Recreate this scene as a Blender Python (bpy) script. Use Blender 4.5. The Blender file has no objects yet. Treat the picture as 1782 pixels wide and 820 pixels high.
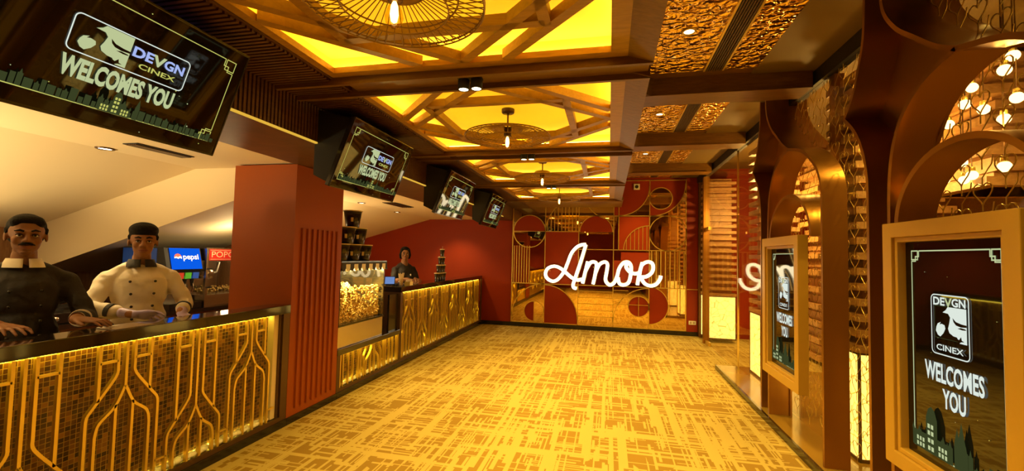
import bpy, math, random
from mathutils import Vector, Matrix
random.seed(7)
PI = math.pi
SC = bpy.context.scene
COL = SC.collection

# ------------------------------------------------------------------ helpers
def tag(o, label=None, cat=None, group=None, kind=None):
    if label: o['label'] = label
    if cat: o['category'] = cat
    if group: o['group'] = group
    if kind: o['kind'] = kind
    return o

def thing(name, loc, label, cat, group=None):
    o = bpy.data.objects.new(name, None)
    o.empty_display_size = .1
    o.location = loc
    COL.objects.link(o)
    return tag(o, label, cat, group)

def copy_tree(o, loc=None, label=None, parent=None):
    c = o.copy(); COL.objects.link(c)
    if parent: c.parent = parent
    if loc is not None: c.location = loc
    if label: c['label'] = label
    for ch in list(o.children): copy_tree(ch, parent=c)
    return c

class MB:
    """collects shapes in world coordinates, links them as one mesh object"""
    def __init__(s): s.v = []; s.f = []; s.m = []; s.sm = []
    def add(s, vs, fs, mi=0, smooth=False):
        n = len(s.v); s.v += [tuple(p) for p in vs]
        for f in fs:
            s.f.append([i + n for i in f]); s.m.append(mi); s.sm.append(smooth)
        return s
    def box(s, a, b, mi=0):
        x0, y0, z0 = (min(a[i], b[i]) for i in range(3)); x1, y1, z1 = (max(a[i], b[i]) for i in range(3))
        return s.add([(x0,y0,z0),(x1,y0,z0),(x1,y1,z0),(x0,y1,z0),(x0,y0,z1),(x1,y0,z1),(x1,y1,z1),(x0,y1,z1)],
                     [(0,3,2,1),(4,5,6,7),(0,1,5,4),(1,2,6,5),(2,3,7,6),(3,0,4,7)], mi)
    def prism(s, poly, axis, a, b, mi=0, smooth=False):
        """poly in the two axes other than `axis`, in order (y,z) for x, (x,z) for y, (x,y) for z"""
        def P(p, t):
            return {'x': (t, p[0], p[1]), 'y': (p[0], t, p[1]), 'z': (p[0], p[1], t)}[axis]
        n = len(poly)
        s.add([P(p, a) for p in poly] + [P(p, b) for p in poly],
              [list(range(n))[::-1], [i + n for i in range(n)]], mi)
        s.add([P(p, a) for p in poly] + [P(p, b) for p in poly],
              [(i, (i+1) % n, (i+1) % n + n, i + n) for i in range(n)], mi, smooth)
        return s
    def lathe(s, c, prof, n=24, mi=0, axis='z', smooth=True, cap=True):
        vs = []
        for r, t in prof:
            for k in range(n):
                a = 2*PI*k/n
                d = (r*math.cos(a), r*math.sin(a))
                q = {'z': (d[0], d[1], t), 'x': (t, d[0], d[1]), 'y': (d[0], t, d[1])}[axis]
                vs.append((c[0]+q[0], c[1]+q[1], c[2]+q[2]))
        fs = [(j*n+k, j*n+(k+1) % n, (j+1)*n+(k+1) % n, (j+1)*n+k) for j in range(len(prof)-1) for k in range(n)]
        s.add(vs, fs, mi, smooth)
        if cap:
            if prof[0][0] > 1e-4: s.add(vs[:n], [list(range(n))[::-1]], mi)
            if prof[-1][0] > 1e-4: s.add(vs[-n:], [list(range(n))], mi)
        return s
    def tube(s, pts, r, n=8, mi=0, closed=False, smooth=True):
        pts = [Vector(p) for p in pts]; N = len(pts); rings = []
        rr = r if isinstance(r, (list, tuple)) else [r]*N
        up = Vector((0, 0, 1)); prev = None
        for i in range(N):
            if closed: t = pts[(i+1) % N] - pts[i-1]
            else: t = pts[min(i+1, N-1)] - pts[max(i-1, 0)]
            t.normalize()
            if prev is None:
                ref = up if abs(t.z) < .9 else Vector((1, 0, 0))
                prev = t.cross(ref).normalized()
            a = (prev - t*prev.dot(t)).normalized(); b = t.cross(a); prev = a
            rings.append([pts[i] + a*rr[i]*math.cos(2*PI*k/n + PI/n) + b*rr[i]*math.sin(2*PI*k/n + PI/n) for k in range(n)])
        vs = [p for R in rings for p in R]
        M_ = N if closed else N-1
        fs = [(i*n+k, i*n+(k+1) % n, ((i+1) % N)*n+(k+1) % n, ((i+1) % N)*n+k) for i in range(M_) for k in range(n)]
        s.add(vs, fs, mi, smooth)
        if not closed:
            s.add(rings[0], [list(range(n))[::-1]], mi); s.add(rings[-1], [list(range(n))], mi)
        return s
    def sphere(s, c, r, n=16, m=10, mi=0):
        rx, ry, rz = r if isinstance(r, (list, tuple)) else (r, r, r)
        vs = [(c[0], c[1], c[2]-rz)]
        for j in range(1, m):
            a = PI*j/m - PI/2
            for k in range(n):
                b = 2*PI*k/n
                vs.append((c[0]+rx*math.cos(a)*math.cos(b), c[1]+ry*math.cos(a)*math.sin(b), c[2]+rz*math.sin(a)))
        vs.append((c[0], c[1], c[2]+rz)); L = len(vs)-1
        fs = [(0, 1+(k+1) % n, 1+k) for k in range(n)]
        for j in range(m-2):
            for k in range(n):
                a = 1+j*n+k; b = 1+j*n+(k+1) % n
                fs.append((a, b, b+n, a+n))
        fs += [(L, 1+(m-2)*n+k, 1+(m-2)*n+(k+1) % n) for k in range(n)]
        return s.add(vs, fs, mi, True)
    def flat(s, path, w, d, place, mi=0, closed=False, smooth=False):
        """rectangular bar of width w swept along a 2-D path; place(u, v, t) -> 3-D, t in [0,d]"""
        N = len(path); L = []; R = []
        for i in range(N):
            p = Vector(path[i])
            if closed: a = Vector(path[i-1]); b = Vector(path[(i+1) % N])
            else: a = Vector(path[max(i-1, 0)]); b = Vector(path[min(i+1, N-1)])
            d1 = (p-a).normalized() if (p-a).length > 1e-9 else (b-p).normalized()
            d2 = (b-p).normalized() if (b-p).length > 1e-9 else d1
            n1 = Vector((-d1.y, d1.x)); n2 = Vector((-d2.y, d2.x)); n = (n1+n2)
            n = n.normalized() if n.length > 1e-6 else n1
            k = w/2/max(.5, n.dot(n1))
            L.append(p+n*k); R.append(p-n*k)
        vs = []
        for i in range(N):
            vs += [place(L[i].x, L[i].y, 0), place(R[i].x, R[i].y, 0), place(R[i].x, R[i].y, d), place(L[i].x, L[i].y, d)]
        fs = []
        for i in range(N if closed else N-1):
            a = i*4; b = ((i+1) % N)*4
            for k in range(4): fs.append((a+k, a+(k+1) % 4, b+(k+1) % 4, b+k))
        if not closed: fs += [(3, 2, 1, 0), (4*N-4, 4*N-3, 4*N-2, 4*N-1)]
        return s.add(vs, fs, mi, smooth)
    def build(s, name, mats, parent=None, bevel=0):
        me = bpy.data.meshes.new(name)
        off = Vector((0, 0, 0)); q = parent
        while q: off += q.location; q = q.parent
        me.from_pydata([(p[0]-off.x, p[1]-off.y, p[2]-off.z) for p in s.v], [], s.f)
        if not isinstance(mats, (list, tuple)): mats = [mats]
        for m in mats: me.materials.append(m)
        me.polygons.foreach_set('material_index', s.m)
        me.polygons.foreach_set('use_smooth', s.sm)
        me.validate(); me.update()
        import bmesh
        bm = bmesh.new(); bm.from_mesh(me); bmesh.ops.recalc_face_normals(bm, faces=bm.faces); bm.to_mesh(me); bm.free()
        o = bpy.data.objects.new(name, me); COL.objects.link(o)
        if parent: o.parent = parent
        if bevel:
            b = o.modifiers.new('edge', 'BEVEL'); b.width = bevel; b.segments = 2; b.limit_method = 'ANGLE'
        return o

def struct(name, mb, mat, **k):
    o = mb.build(name, mat, **k); o['kind'] = 'structure'; return o

_tx = {}
def text2d(s, bold=0.0, font_sx=1.0):
    """flat outline of a word: verts 2-D scaled so the word is 1 high, and faces"""
    key = (s, bold, font_sx)
    if key in _tx: return _tx[key]
    cu = bpy.data.curves.new('lettering', 'FONT'); cu.body = s; cu.size = 1; cu.offset = bold; cu.resolution_u = 3
    cu.fill_mode = 'FRONT'
    ob = bpy.data.objects.new('lettering', cu); COL.objects.link(ob)
    dg = bpy.context.evaluated_depsgraph_get(); me = bpy.data.meshes.new_from_object(ob.evaluated_get(dg))
    vs = [(v.co.x, v.co.y) for v in me.vertices]; fs = [list(p.vertices) for p in me.polygons]
    bpy.data.objects.remove(ob); bpy.data.curves.remove(cu); bpy.data.meshes.remove(me)
    x0 = min(p[0] for p in vs); x1 = max(p[0] for p in vs); y0 = min(p[1] for p in vs); y1 = max(p[1] for p in vs)
    vs = [((p[0]-x0)/(x1-x0), (p[1]-y0)/(y1-y0)) for p in vs]
    _tx[key] = (vs, fs); return _tx[key]

def bez(pts, n=6):
    """Catmull-Rom through 2-D or 3-D points"""
    P_ = [Vector(p) for p in pts]; out = []
    for i in range(len(P_)-1):
        p0 = P_[max(i-1, 0)]; p1 = P_[i]; p2 = P_[i+1]; p3 = P_[min(i+2, len(P_)-1)]
        for k in range(n):
            t = k/n
            out.append(.5*((2*p1)+(p2-p0)*t+(2*p0-5*p1+4*p2-p3)*t*t+(3*p1-p0-3*p2+p3)*t**3))
    out.append(P_[-1]); return out

# ------------------------------------------------------------------ materials
def mat(name, col, rough=.5, metal=0, emit=None, es=0, spec=.5, build=None, coat=0):
    m = bpy.data.materials.new(name); m.use_nodes = True
    nt = m.node_tree; b = nt.nodes['Principled BSDF']
    b.inputs['Base Color'].default_value = (*col, 1); b.inputs['Roughness'].default_value = rough
    b.inputs['Metallic'].default_value = metal; b.inputs['Specular IOR Level'].default_value = spec
    if coat: b.inputs['Coat Weight'].default_value = coat; b.inputs['Coat Roughness'].default_value = .05
    if emit: b.inputs['Emission Color'].default_value = (*emit, 1); b.inputs['Emission Strength'].default_value = es
    if build: build(nt, b)
    return m

def N(nt, t, **k):
    n = nt.nodes.new(t)
    for a, v in k.items():
        if a.startswith('i_'): n.inputs[a[2:].replace('_', ' ')].default_value = v
        else: setattr(n, a, v)
    return n
def LK(nt, a, b): nt.links.new(a, b)
def coords(nt, scale=(1, 1, 1), rot=(0, 0, 0)):
    t = N(nt, 'ShaderNodeTexCoord'); mp = N(nt, 'ShaderNodeMapping')
    mp.inputs['Scale'].default_value = scale; mp.inputs['Rotation'].default_value = rot
    LK(nt, t.outputs['Object'], mp.inputs['Vector']); return mp.outputs['Vector']
def ramp(nt, fac, stops, interp='LINEAR'):
    r = N(nt, 'ShaderNodeValToRGB'); r.color_ramp.interpolation = interp
    e = r.color_ramp.elements
    while len(e) < len(stops): e.new(.5)
    for i, (p, c) in enumerate(stops): e[i].position = p; e[i].color = (*c, 1)
    LK(nt, fac, r.inputs['Fac']); return r.outputs['Color']

def wood_nodes(c1, c2, scale=(1, 1, 1), bump=.15):
    def f(nt, b):
        v = coords(nt, scale)
        n = N(nt, 'ShaderNodeTexNoise', i_Scale=6, i_Detail=6, i_Roughness=.65, i_Distortion=.6); LK(nt, v, n.inputs['Vector'])
        LK(nt, ramp(nt, n.outputs['Fac'], [(.3, c1), (.7, c2)]), b.inputs['Base Color'])
        bp = N(nt, 'ShaderNodeBump', i_Strength=bump, i_Distance=.01); LK(nt, n.outputs['Fac'], bp.inputs['Height']); LK(nt, bp.outputs['Normal'], b.inputs['Normal'])
    return f
def noise_bump(scale, strength, dist=.01, detail=3):
    def f(nt, b):
        v = coords(nt)
        n = N(nt, 'ShaderNodeTexNoise', i_Scale=scale, i_Detail=detail); LK(nt, v, n.inputs['Vector'])
        bp = N(nt, 'ShaderNodeBump', i_Strength=strength, i_Distance=dist); LK(nt, n.outputs['Fac'], bp.inputs['Height']); LK(nt, bp.outputs['Normal'], b.inputs['Normal'])
    return f

def carpet_nodes(nt, b):
    """straight woven dashes along both axes: random cells of several sizes, lightest wins"""
    t = N(nt, 'ShaderNodeTexCoord'); s = N(nt, 'ShaderNodeSeparateXYZ'); LK(nt, t.outputs['Object'], s.inputs[0])
    def M_(op, a, c, d=None):
        n = N(nt, 'ShaderNodeMath', operation=op)
        for i, q in enumerate((a, c, d)):
            if q is None: continue
            if isinstance(q, (int, float)): n.inputs[i].default_value = q
            else: LK(nt, q, n.inputs[i])
        return n.outputs[0]
    def cells(u, v, su, sv, seed, p_):
        fu = M_('FLOOR', M_('MULTIPLY_ADD', u, su, seed), 0)
        w1 = N(nt, 'ShaderNodeTexWhiteNoise', noise_dimensions='1D'); LK(nt, fu, w1.inputs['W'])
        fv = M_('FLOOR', M_('ADD', M_('MULTIPLY', v, sv), M_('MULTIPLY', w1.outputs['Value'], 9.0)), 0)
        c = N(nt, 'ShaderNodeCombineXYZ'); LK(nt, fu, c.inputs[0]); LK(nt, fv, c.inputs[1])
        w2 = N(nt, 'ShaderNodeTexWhiteNoise', noise_dimensions='2D'); LK(nt, c.outputs[0], w2.inputs['Vector'])
        return M_('LESS_THAN', w2.outputs['Value'], p_)
    X, Y = s.outputs['X'], s.outputs['Y']
    def patch(sc, seed, a, c):
        v = coords(nt, (sc, sc, 1)); ad = N(nt, 'ShaderNodeVectorMath', operation='ADD'); ad.inputs[1].default_value = (seed, seed, 0); LK(nt, v, ad.inputs[0])
        n = N(nt, 'ShaderNodeTexNoise', i_Scale=1, i_Detail=1); LK(nt, ad.outputs[0], n.inputs['Vector'])
        return N_map(nt, n.outputs['Fac'], .35, .65, a, c)
    pa = patch(1.1, 3, .08, .30); pb = patch(1.1, 19, .08, .30); pc = patch(1.6, 41, .05, .30)
    L = cells(X, Y, 29, 1.2, .37, pa)
    for q in (cells(Y, X, 29, 1.2, 7.3, pb), cells(X, Y, 88, 2.3, 13.1, pc), cells(Y, X, 88, 2.3, 29.7, pc), cells(X, Y, 48, 6, 3.3, .07), cells(Y, X, 48, 6, 51.3, .07)):
        L = M_('MAXIMUM', L, q)
    c = N(nt, 'ShaderNodeMix', data_type='RGBA'); LK(nt, L, c.inputs[0])
    c.inputs[6].default_value = (.32, .19, .035, 1); c.inputs[7].default_value = (.54, .395, .115, 1)
    v = coords(nt); n = N(nt, 'ShaderNodeTexNoise', i_Scale=400, i_Detail=2); LK(nt, v, n.inputs['Vector'])
    k = N(nt, 'ShaderNodeMix', data_type='RGBA', blend_type='MULTIPLY'); k.inputs[0].default_value = .5
    LK(nt, c.outputs[2], k.inputs[6]); LK(nt, ramp(nt, n.outputs['Fac'], [(.3, (.6, .6, .6)), (.7, (1, 1, 1))]), k.inputs[7])
    LK(nt, k.outputs[2], b.inputs['Base Color'])
    bp = N(nt, 'ShaderNodeBump', i_Strength=.3, i_Distance=.004); LK(nt, n.outputs['Fac'], bp.inputs['Height']); LK(nt, bp.outputs['Normal'], b.inputs['Normal'])

def N_map(nt, v, a, b_, c, d):
    m = N(nt, 'ShaderNodeMapRange'); LK(nt, v, m.inputs['Value'])
    for k, q in zip(('From Min', 'From Max', 'To Min', 'To Max'), (a, b_, c, d)): m.inputs[k].default_value = q
    return m.outputs['Result']

def mosaic_nodes(nt, b):
    t = N(nt, 'ShaderNodeTexCoord'); s = N(nt, 'ShaderNodeSeparateXYZ'); LK(nt, t.outputs['Object'], s.inputs[0])
    c = N(nt, 'ShaderNodeCombineXYZ'); LK(nt, s.outputs['Y'], c.inputs[0]); LK(nt, s.outputs['Z'], c.inputs[1])
    br = N(nt, 'ShaderNodeTexBrick', offset=0.0, squash=1.0)
    br.inputs['Scale'].default_value = 1; br.inputs['Brick Width'].default_value = .026; br.inputs['Row Height'].default_value = .026
    br.inputs['Mortar Size'].default_value = .0016; br.inputs['Mortar Smooth'].default_value = .1
    br.inputs['Color1'].default_value = (0, 0, 0, 1); br.inputs['Color2'].default_value = (1, 1, 1, 1); br.inputs['Mortar'].default_value = (.5, .5, .5, 1)
    LK(nt, c.outputs[0], br.inputs['Vector'])
    n = N(nt, 'ShaderNodeTexNoise', i_Scale=2.5, i_Detail=3); LK(nt, c.outputs[0], n.inputs['Vector'])
    tile = ramp(nt, br.outputs['Color'], [(.0, (.030, .009, .002)), (.45, (.080, .027, .004)), (.8, (.16, .062, .008)), (1, (.32, .14, .018))])
    mx = N(nt, 'ShaderNodeMix', data_type='RGBA'); LK(nt, br.outputs['Fac'], mx.inputs[0]); LK(nt, tile, mx.inputs[6]); mx.inputs[7].default_value = (.36, .215, .035, 1)
    LK(nt, mx.outputs[2], b.inputs['Base Color'])
    bp = N(nt, 'ShaderNodeBump', i_Strength=.5, i_Distance=.003, invert=True); LK(nt, br.outputs['Fac'], bp.inputs['Height']); LK(nt, bp.outputs['Normal'], b.inputs['Normal'])

def hammered_nodes(nt, b):
    v = coords(nt, (1, 1.25, 1))
    n = N(nt, 'ShaderNodeTexNoise', i_Scale=17, i_Detail=1.2, i_Distortion=.5); LK(nt, v, n.inputs['Vector'])
    bp = N(nt, 'ShaderNodeBump', i_Strength=1, i_Distance=.045); LK(nt, n.outputs['Fac'], bp.inputs['Height']); LK(nt, bp.outputs['Normal'], b.inputs['Normal'])

def popcorn_nodes(nt, b):
    v = coords(nt); n = N(nt, 'ShaderNodeTexVoronoi', i_Scale=45); LK(nt, v, n.inputs['Vector'])
    LK(nt, ramp(nt, n.outputs['Distance'], [(.1, (1, .86, .42)), (.6, (.85, .55, .12)), (.9, (.35, .16, .02))]), b.inputs['Base Color'])
    bp = N(nt, 'ShaderNodeBump', i_Strength=1, i_Distance=.03, invert=True); LK(nt, n.outputs['Distance'], bp.inputs['Height']); LK(nt, bp.outputs['Normal'], b.inputs['Normal'])

def emis(name, col, s):
    m = bpy.data.materials.new(name); m.use_nodes = True; nt = m.node_tree; nt.nodes.clear()
    e = N(nt, 'ShaderNodeEmission'); e.inputs[0].default_value = (*col, 1); e.inputs[1].default_value = s
    o = N(nt, 'ShaderNodeOutputMaterial'); LK(nt, e.outputs[0], o.inputs[0]); return m

def glass(name, tint=(1, 1, 1), refl=1.0, rough=.0):
    m = bpy.data.materials.new(name); m.use_nodes = True; nt = m.node_tree; nt.nodes.clear()
    t = N(nt, 'ShaderNodeBsdfTransparent'); t.inputs[0].default_value = (*tint, 1)
    g = N(nt, 'ShaderNodeBsdfGlossy'); g.inputs['Roughness'].default_value = rough
    fr = N(nt, 'ShaderNodeFresnel'); ge = N(nt, 'ShaderNodeNewGeometry'); ma = N(nt, 'ShaderNodeMath', operation='MULTIPLY_ADD')
    ma.inputs[1].default_value = 1/1.5-1.5; ma.inputs[2].default_value = 1.5     # same reflectance on both faces of the pane
    LK(nt, ge.outputs['Backfacing'], ma.inputs[0]); LK(nt, ma.outputs[0], fr.inputs['IOR']); mu = N(nt, 'ShaderNodeMath', operation='MULTIPLY'); mu.inputs[1].default_value = refl
    LK(nt, fr.outputs[0], mu.inputs[0])
    mx = N(nt, 'ShaderNodeMixShader'); LK(nt, mu.outputs[0], mx.inputs[0]); LK(nt, t.outputs[0], mx.inputs[1]); LK(nt, g.outputs[0], mx.inputs[2])
    o = N(nt, 'ShaderNodeOutputMaterial'); LK(nt, mx.outputs[0], o.inputs[0]); return m

def lantern_nodes(nt, b):
    t = N(nt, 'ShaderNodeTexCoord'); n = N(nt, 'ShaderNodeTexVoronoi', i_Scale=9, feature='DISTANCE_TO_EDGE'); LK(nt, t.outputs['Object'], n.inputs['Vector'])
    c = ramp(nt, n.outputs['Distance'], [(.014, (.50, .27, .03)), (.035, (1, .72, .17))])
    LK(nt, c, b.inputs['Emission Color'])

MT = dict(
    carpet=mat('woven carpet', (.6, .4, .1), .95, build=carpet_nodes, spec=.1),
    red=mat('red wall paint', (.27, .026, .0015), .5, spec=.2, build=noise_bump(60, .05)),
    redpillar=mat('terracotta pillar paint', (.31, .062, .003), .45, spec=.25, build=noise_bump(80, .05)),
    cream=mat('cream ceiling paint', (.80, .66, .44), .7),
    slat=mat('dark slatted timber', (.11, .045, .012), .45, build=wood_nodes((.075, .030, .008), (.13, .055, .014), (1, 1, 8))),
    wood=mat('honey timber', (.40, .19, .06), .42, build=wood_nodes((.30, .155, .015), (.45, .245, .028), (1.2, 6, 6))),
    beam=mat('walnut beam', (.22, .09, .03), .42, build=wood_nodes((.12, .052, .005), (.21, .096, .010), (1, 8, 8))),
    darkceil=mat('olive brown ceiling', (.15, .09, .015), .6),
    black=mat('black lacquer', (.012, .010, .008), .18, coat=.3),
    blackmat=mat('matt black', (.012, .010, .009), .55),
    blackstone=mat('black polished stone', (.016, .011, .008), .08, coat=.6),
    brown=mat('bronze painted frame', (.10, .05, .02), .35, metal=.4),
    copper=mat('brushed copper sheet', (.38, .18, .026), .33, metal=.75, build=noise_bump(3, .12, .03)),
    kiosk=mat('ochre painted timber', (.50, .29, .04), .42),
    brass=mat('brass bar', (.80, .58, .13), .30, metal=.75),
    gold=mat('hammered gold sheet', (.95, .62, .14), .10, metal=1, build=hammered_nodes),
    mirror=mat('bronze mirror', (.84, .60, .27), .02, metal=1),
    mosaic=mat('brown mosaic', (.1, .04, .01), .36, build=mosaic_nodes),
    pebble=mat('white pebbles', (.92, .86, .68), .6),
    steel=mat('brushed steel', (.62, .55, .46), .25, metal=1, build=noise_bump(30, .05)),
    white=mat('white plastic', (.8, .76, .68), .4),
    panel=mat('stretch ceiling film', (.9, .6, .1), .6, emit=(1, .57, .010), es=.74),
    led=emis('warm led strip', (1, .74, .14), 24),
    ledt=emis('amber line light', (1, .58, .06), .75), ledc=emis('counter led strip', (1, .70, .05), 15),
    ledp=emis('violet led strip', (.38, .25, 1), 1.2),
    bulb=emis('warm bulb glow', (1, .72, .30), 9), bulbglass=glass('amber bulb glass', (1, .85, .45), 1.0), wire=mat('bronze wire', (.32, .18, .05), .4, metal=.6), gloss=mat('gold brown polished tile', (.26, .15, .025), .12),
    globe=emis('warm globe glow', (1, .70, .28), 5),
    lampw=emis('downlight lens', (1, .84, .55), 9),
    neon=emis('white neon', (1, .82, .48), 5.5),
    lantern=mat('lantern film', (.9, .6, .2), .5, emit=(1, .62, .08), es=2.3, build=lantern_nodes),
    case=emis('display lamp', (1, .78, .28), 30),
    glass=glass('clear glass', (.97, .93, .84), .6),
    caseglass=glass('case glass', (.98, .95, .9), .6),
    popcorn=mat('popcorn', (.9, .7, .3), .8, build=popcorn_nodes),
    screen=mat('screen glass', (.008, .006, .005), .03, spec=.55),
    s_green=emis('screen pale green', (.58, .66, .34), .85),
    s_white=emis('screen white', (.72, .80, .72), 1.0),
    s_blue=emis('screen blue white', (.42, .52, .95), .9),
    s_yel=emis('screen yellow green', (.62, .62, .14), .9),
    s_dim=emis('screen dim skyline', (.10, .125, .04), .4),
    s_dark=mat('screen dark', (.008, .006, .005), .05),
    wpanel=mat('wood panel', (.26, .12, .045), .5, build=wood_nodes((.20, .085, .03), (.32, .16, .06), (7, 7, 1))),
    drawer=mat('orange timber', (.50, .26, .09), .5, build=wood_nodes((.42, .2, .06), (.56, .30, .11), (1, 2, 7))),
    slab=mat('stacked timber block', (.52, .29, .10), .45, build=wood_nodes((.40, .2, .06), (.62, .36, .13), (3, 3, 6))),
    skin=mat('brown skin', (.25, .115, .052), .55, spec=.3),
    skin2=mat('tan skin', (.30, .14, .066), .55, spec=.3),
    hair=mat('black hair', (.008, .006, .005), .8, spec=.2, build=noise_bump(90, .6, .01)),
    jblack=mat('black cotton', (.016, .013, .012), .75, build=noise_bump(14, .35, .03)),
    jwhite=mat('white cotton', (.80, .74, .62), .75, build=noise_bump(12, .35, .03)),
    trouser=mat('dark trousers', (.02, .018, .018), .8),
    glove=mat('violet nitrile', (.50, .42, .85), .4),
    eye=mat('eye white', (.7, .66, .6), .3), iris=mat('dark iris', (.015, .008, .005), .1), lip=mat('lips', (.24, .08, .055), .5),
    sb=emis('soda sign blue', (.004, .13, .95), .85), sr=mat('sign red', (.8, .02, .02), .4, emit=(.8, .03, .02), es=.5),
    sw=mat('sign white', (.9, .9, .9), .4, emit=(.9, .9, .9), es=.7), navy=mat('navy panel', (.01, .06, .25), .4, emit=(.01, .05, .22), es=.25),
    popred=mat('popcorn red', (.55, .02, .015), .4, emit=(.4, .01, .008), es=.35),
    fl_b=mat('drink label blue', (.03, .10, .5), .4, emit=(.03, .1, .5), es=.3), fl_r=mat('drink label red', (.6, .05, .02), .4, emit=(.6, .05, .02), es=.3),
    fl_g=mat('drink label green', (.1, .5, .04), .4, emit=(.1, .5, .04), es=.3), pos=emis('till screen', (.25, .42, .9), .6),
    bucket=mat('black printed card', (.02, .013, .01), .25, coat=.4), cream2=mat('cream card', (.75, .6, .4), .6),
    paper=mat('laminated sheet', (.45, .34, .25), .1, coat=.6),
)
# ------------------------------------------------------------------ the room
XL, YB = -2.685, 9.2
Y0 = -3.0
struct('floor', MB().box((-6.3, Y0-.2, -.12), (5.4, YB+.2, 0)), MT['carpet'])
m = MB().box((1.475, Y0, 0), (5.4, 6.55, .06)); struct('floor_platform', m, MT['gloss'])
struct('baseboard_right', MB().box((1.455, Y0, 0), (1.475, 6.55, .062)), MT['black'])
struct('wall_back', MB().box((-6.3, YB, 0), (5.4, YB+.15, 3.35)), MT['red'])
struct('baseboard_back', MB().box((XL-.02, YB-.022, 0), (1.72, YB, .085)), MT['black'])
struct('wall_front', MB().box((-6.3, Y0-.15, 0), (5.4, Y0, 3.35)), MT['red'])
struct('wall_left', MB().box((-6.25, Y0, 0), (-6.1, 4.8, 2.4)), MT['wpanel'])
struct('wall_partition', MB().box((-6.1, 4.8, 0), (-3.335, 4.86, 2.2)), MT['wpanel'])
struct('wall_store', MB().box((-6.25, 4.86, 0), (-6.1, YB, 2.4)), MT['red'])
struct('wall_right', MB().box((5.2, Y0, 0), (5.4, YB, 3.35)), MT['wood'])
struct('ceiling', MB().box((-6.3, Y0-.15, 3.30), (5.4, YB+.15, 3.42)), MT['darkceil'])
# concession ceiling: flat, then raked down to the left
m = MB().prism([(-2.70, 2.275), (-3.95, 2.275), (-6.15, 1.659), (-6.15, 1.95), (-3.9, 2.5), (-2.70, 2.5)], "y", Y0, YB)
struct('ceiling_left', m, MT['cream'])
m = MB().prism([(-3.335, 2.277), (-3.95, 2.277), (-6.12, 1.669), (-6.12, 1.18), (-3.335, 2.005)], 'y', 3.45, 4.8)
struct('trim_1', m, MT['cream'])
# bulkhead over the counters
struct('wall_bulkhead', MB().box((-2.70, Y0, 2.26), (-2.045, YB, 2.62)), MT['slat'])
m = MB(); y = Y0
while y < 8.1:
    m.box((-2.046, y, 2.275), (-2.03, y+.017, 2.53)); y += .03
struct('trim_2', m, MT['slat'])
struct('trim_3', MB().box((-2.05, Y0, 2.262), (-2.026, 8.3, 2.273)), MT['ledt'])
m = MB(); y = Y0
m.box((-2.045, Y0, 2.535), (-1.63, YB, 2.60))
while y < YB-.03:
    m.box((-2.03, y, 2.521), (-1.645, y+.017, 2.536)); y += .03
struct('ceiling_slats', m, MT['slat'])
struct('ceiling_far', MB().box((-1.64, 8.02, 2.545), (.25, YB, 2.60)), MT['beam'])
# pillar with its ribs
pl = thing('pillar', (-3.0, 3.65, 0), 'terracotta square pillar with vertical ribs between the two bar counters', 'pillar')
pl['kind'] = 'structure'
MB().box((-3.335, 3.302, 0), (XL, 3.998, 2.262)).build('shaft', MT['redpillar'], pl)
for i in range(8):
    yy = 3.385+i*.073
    MB().prism([(XL, yy), (XL+.016, yy+.006), (XL+.016, yy+.030), (XL, yy+.036)], 'z', .125, 1.70).build('rib', MT['redpillar'], pl)
MB().box((-2.69, 3.30, 0), (XL+.012, 4.0, .06)).build('plinth', MT['black'], pl)
struct('baseboard_left', MB().box((-2.70, Y0, 0), (XL+.012, 3.298, .06)).box((-2.70, 4.002, 0), (XL+.012, YB-.03, .06)), MT['black'])

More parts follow.
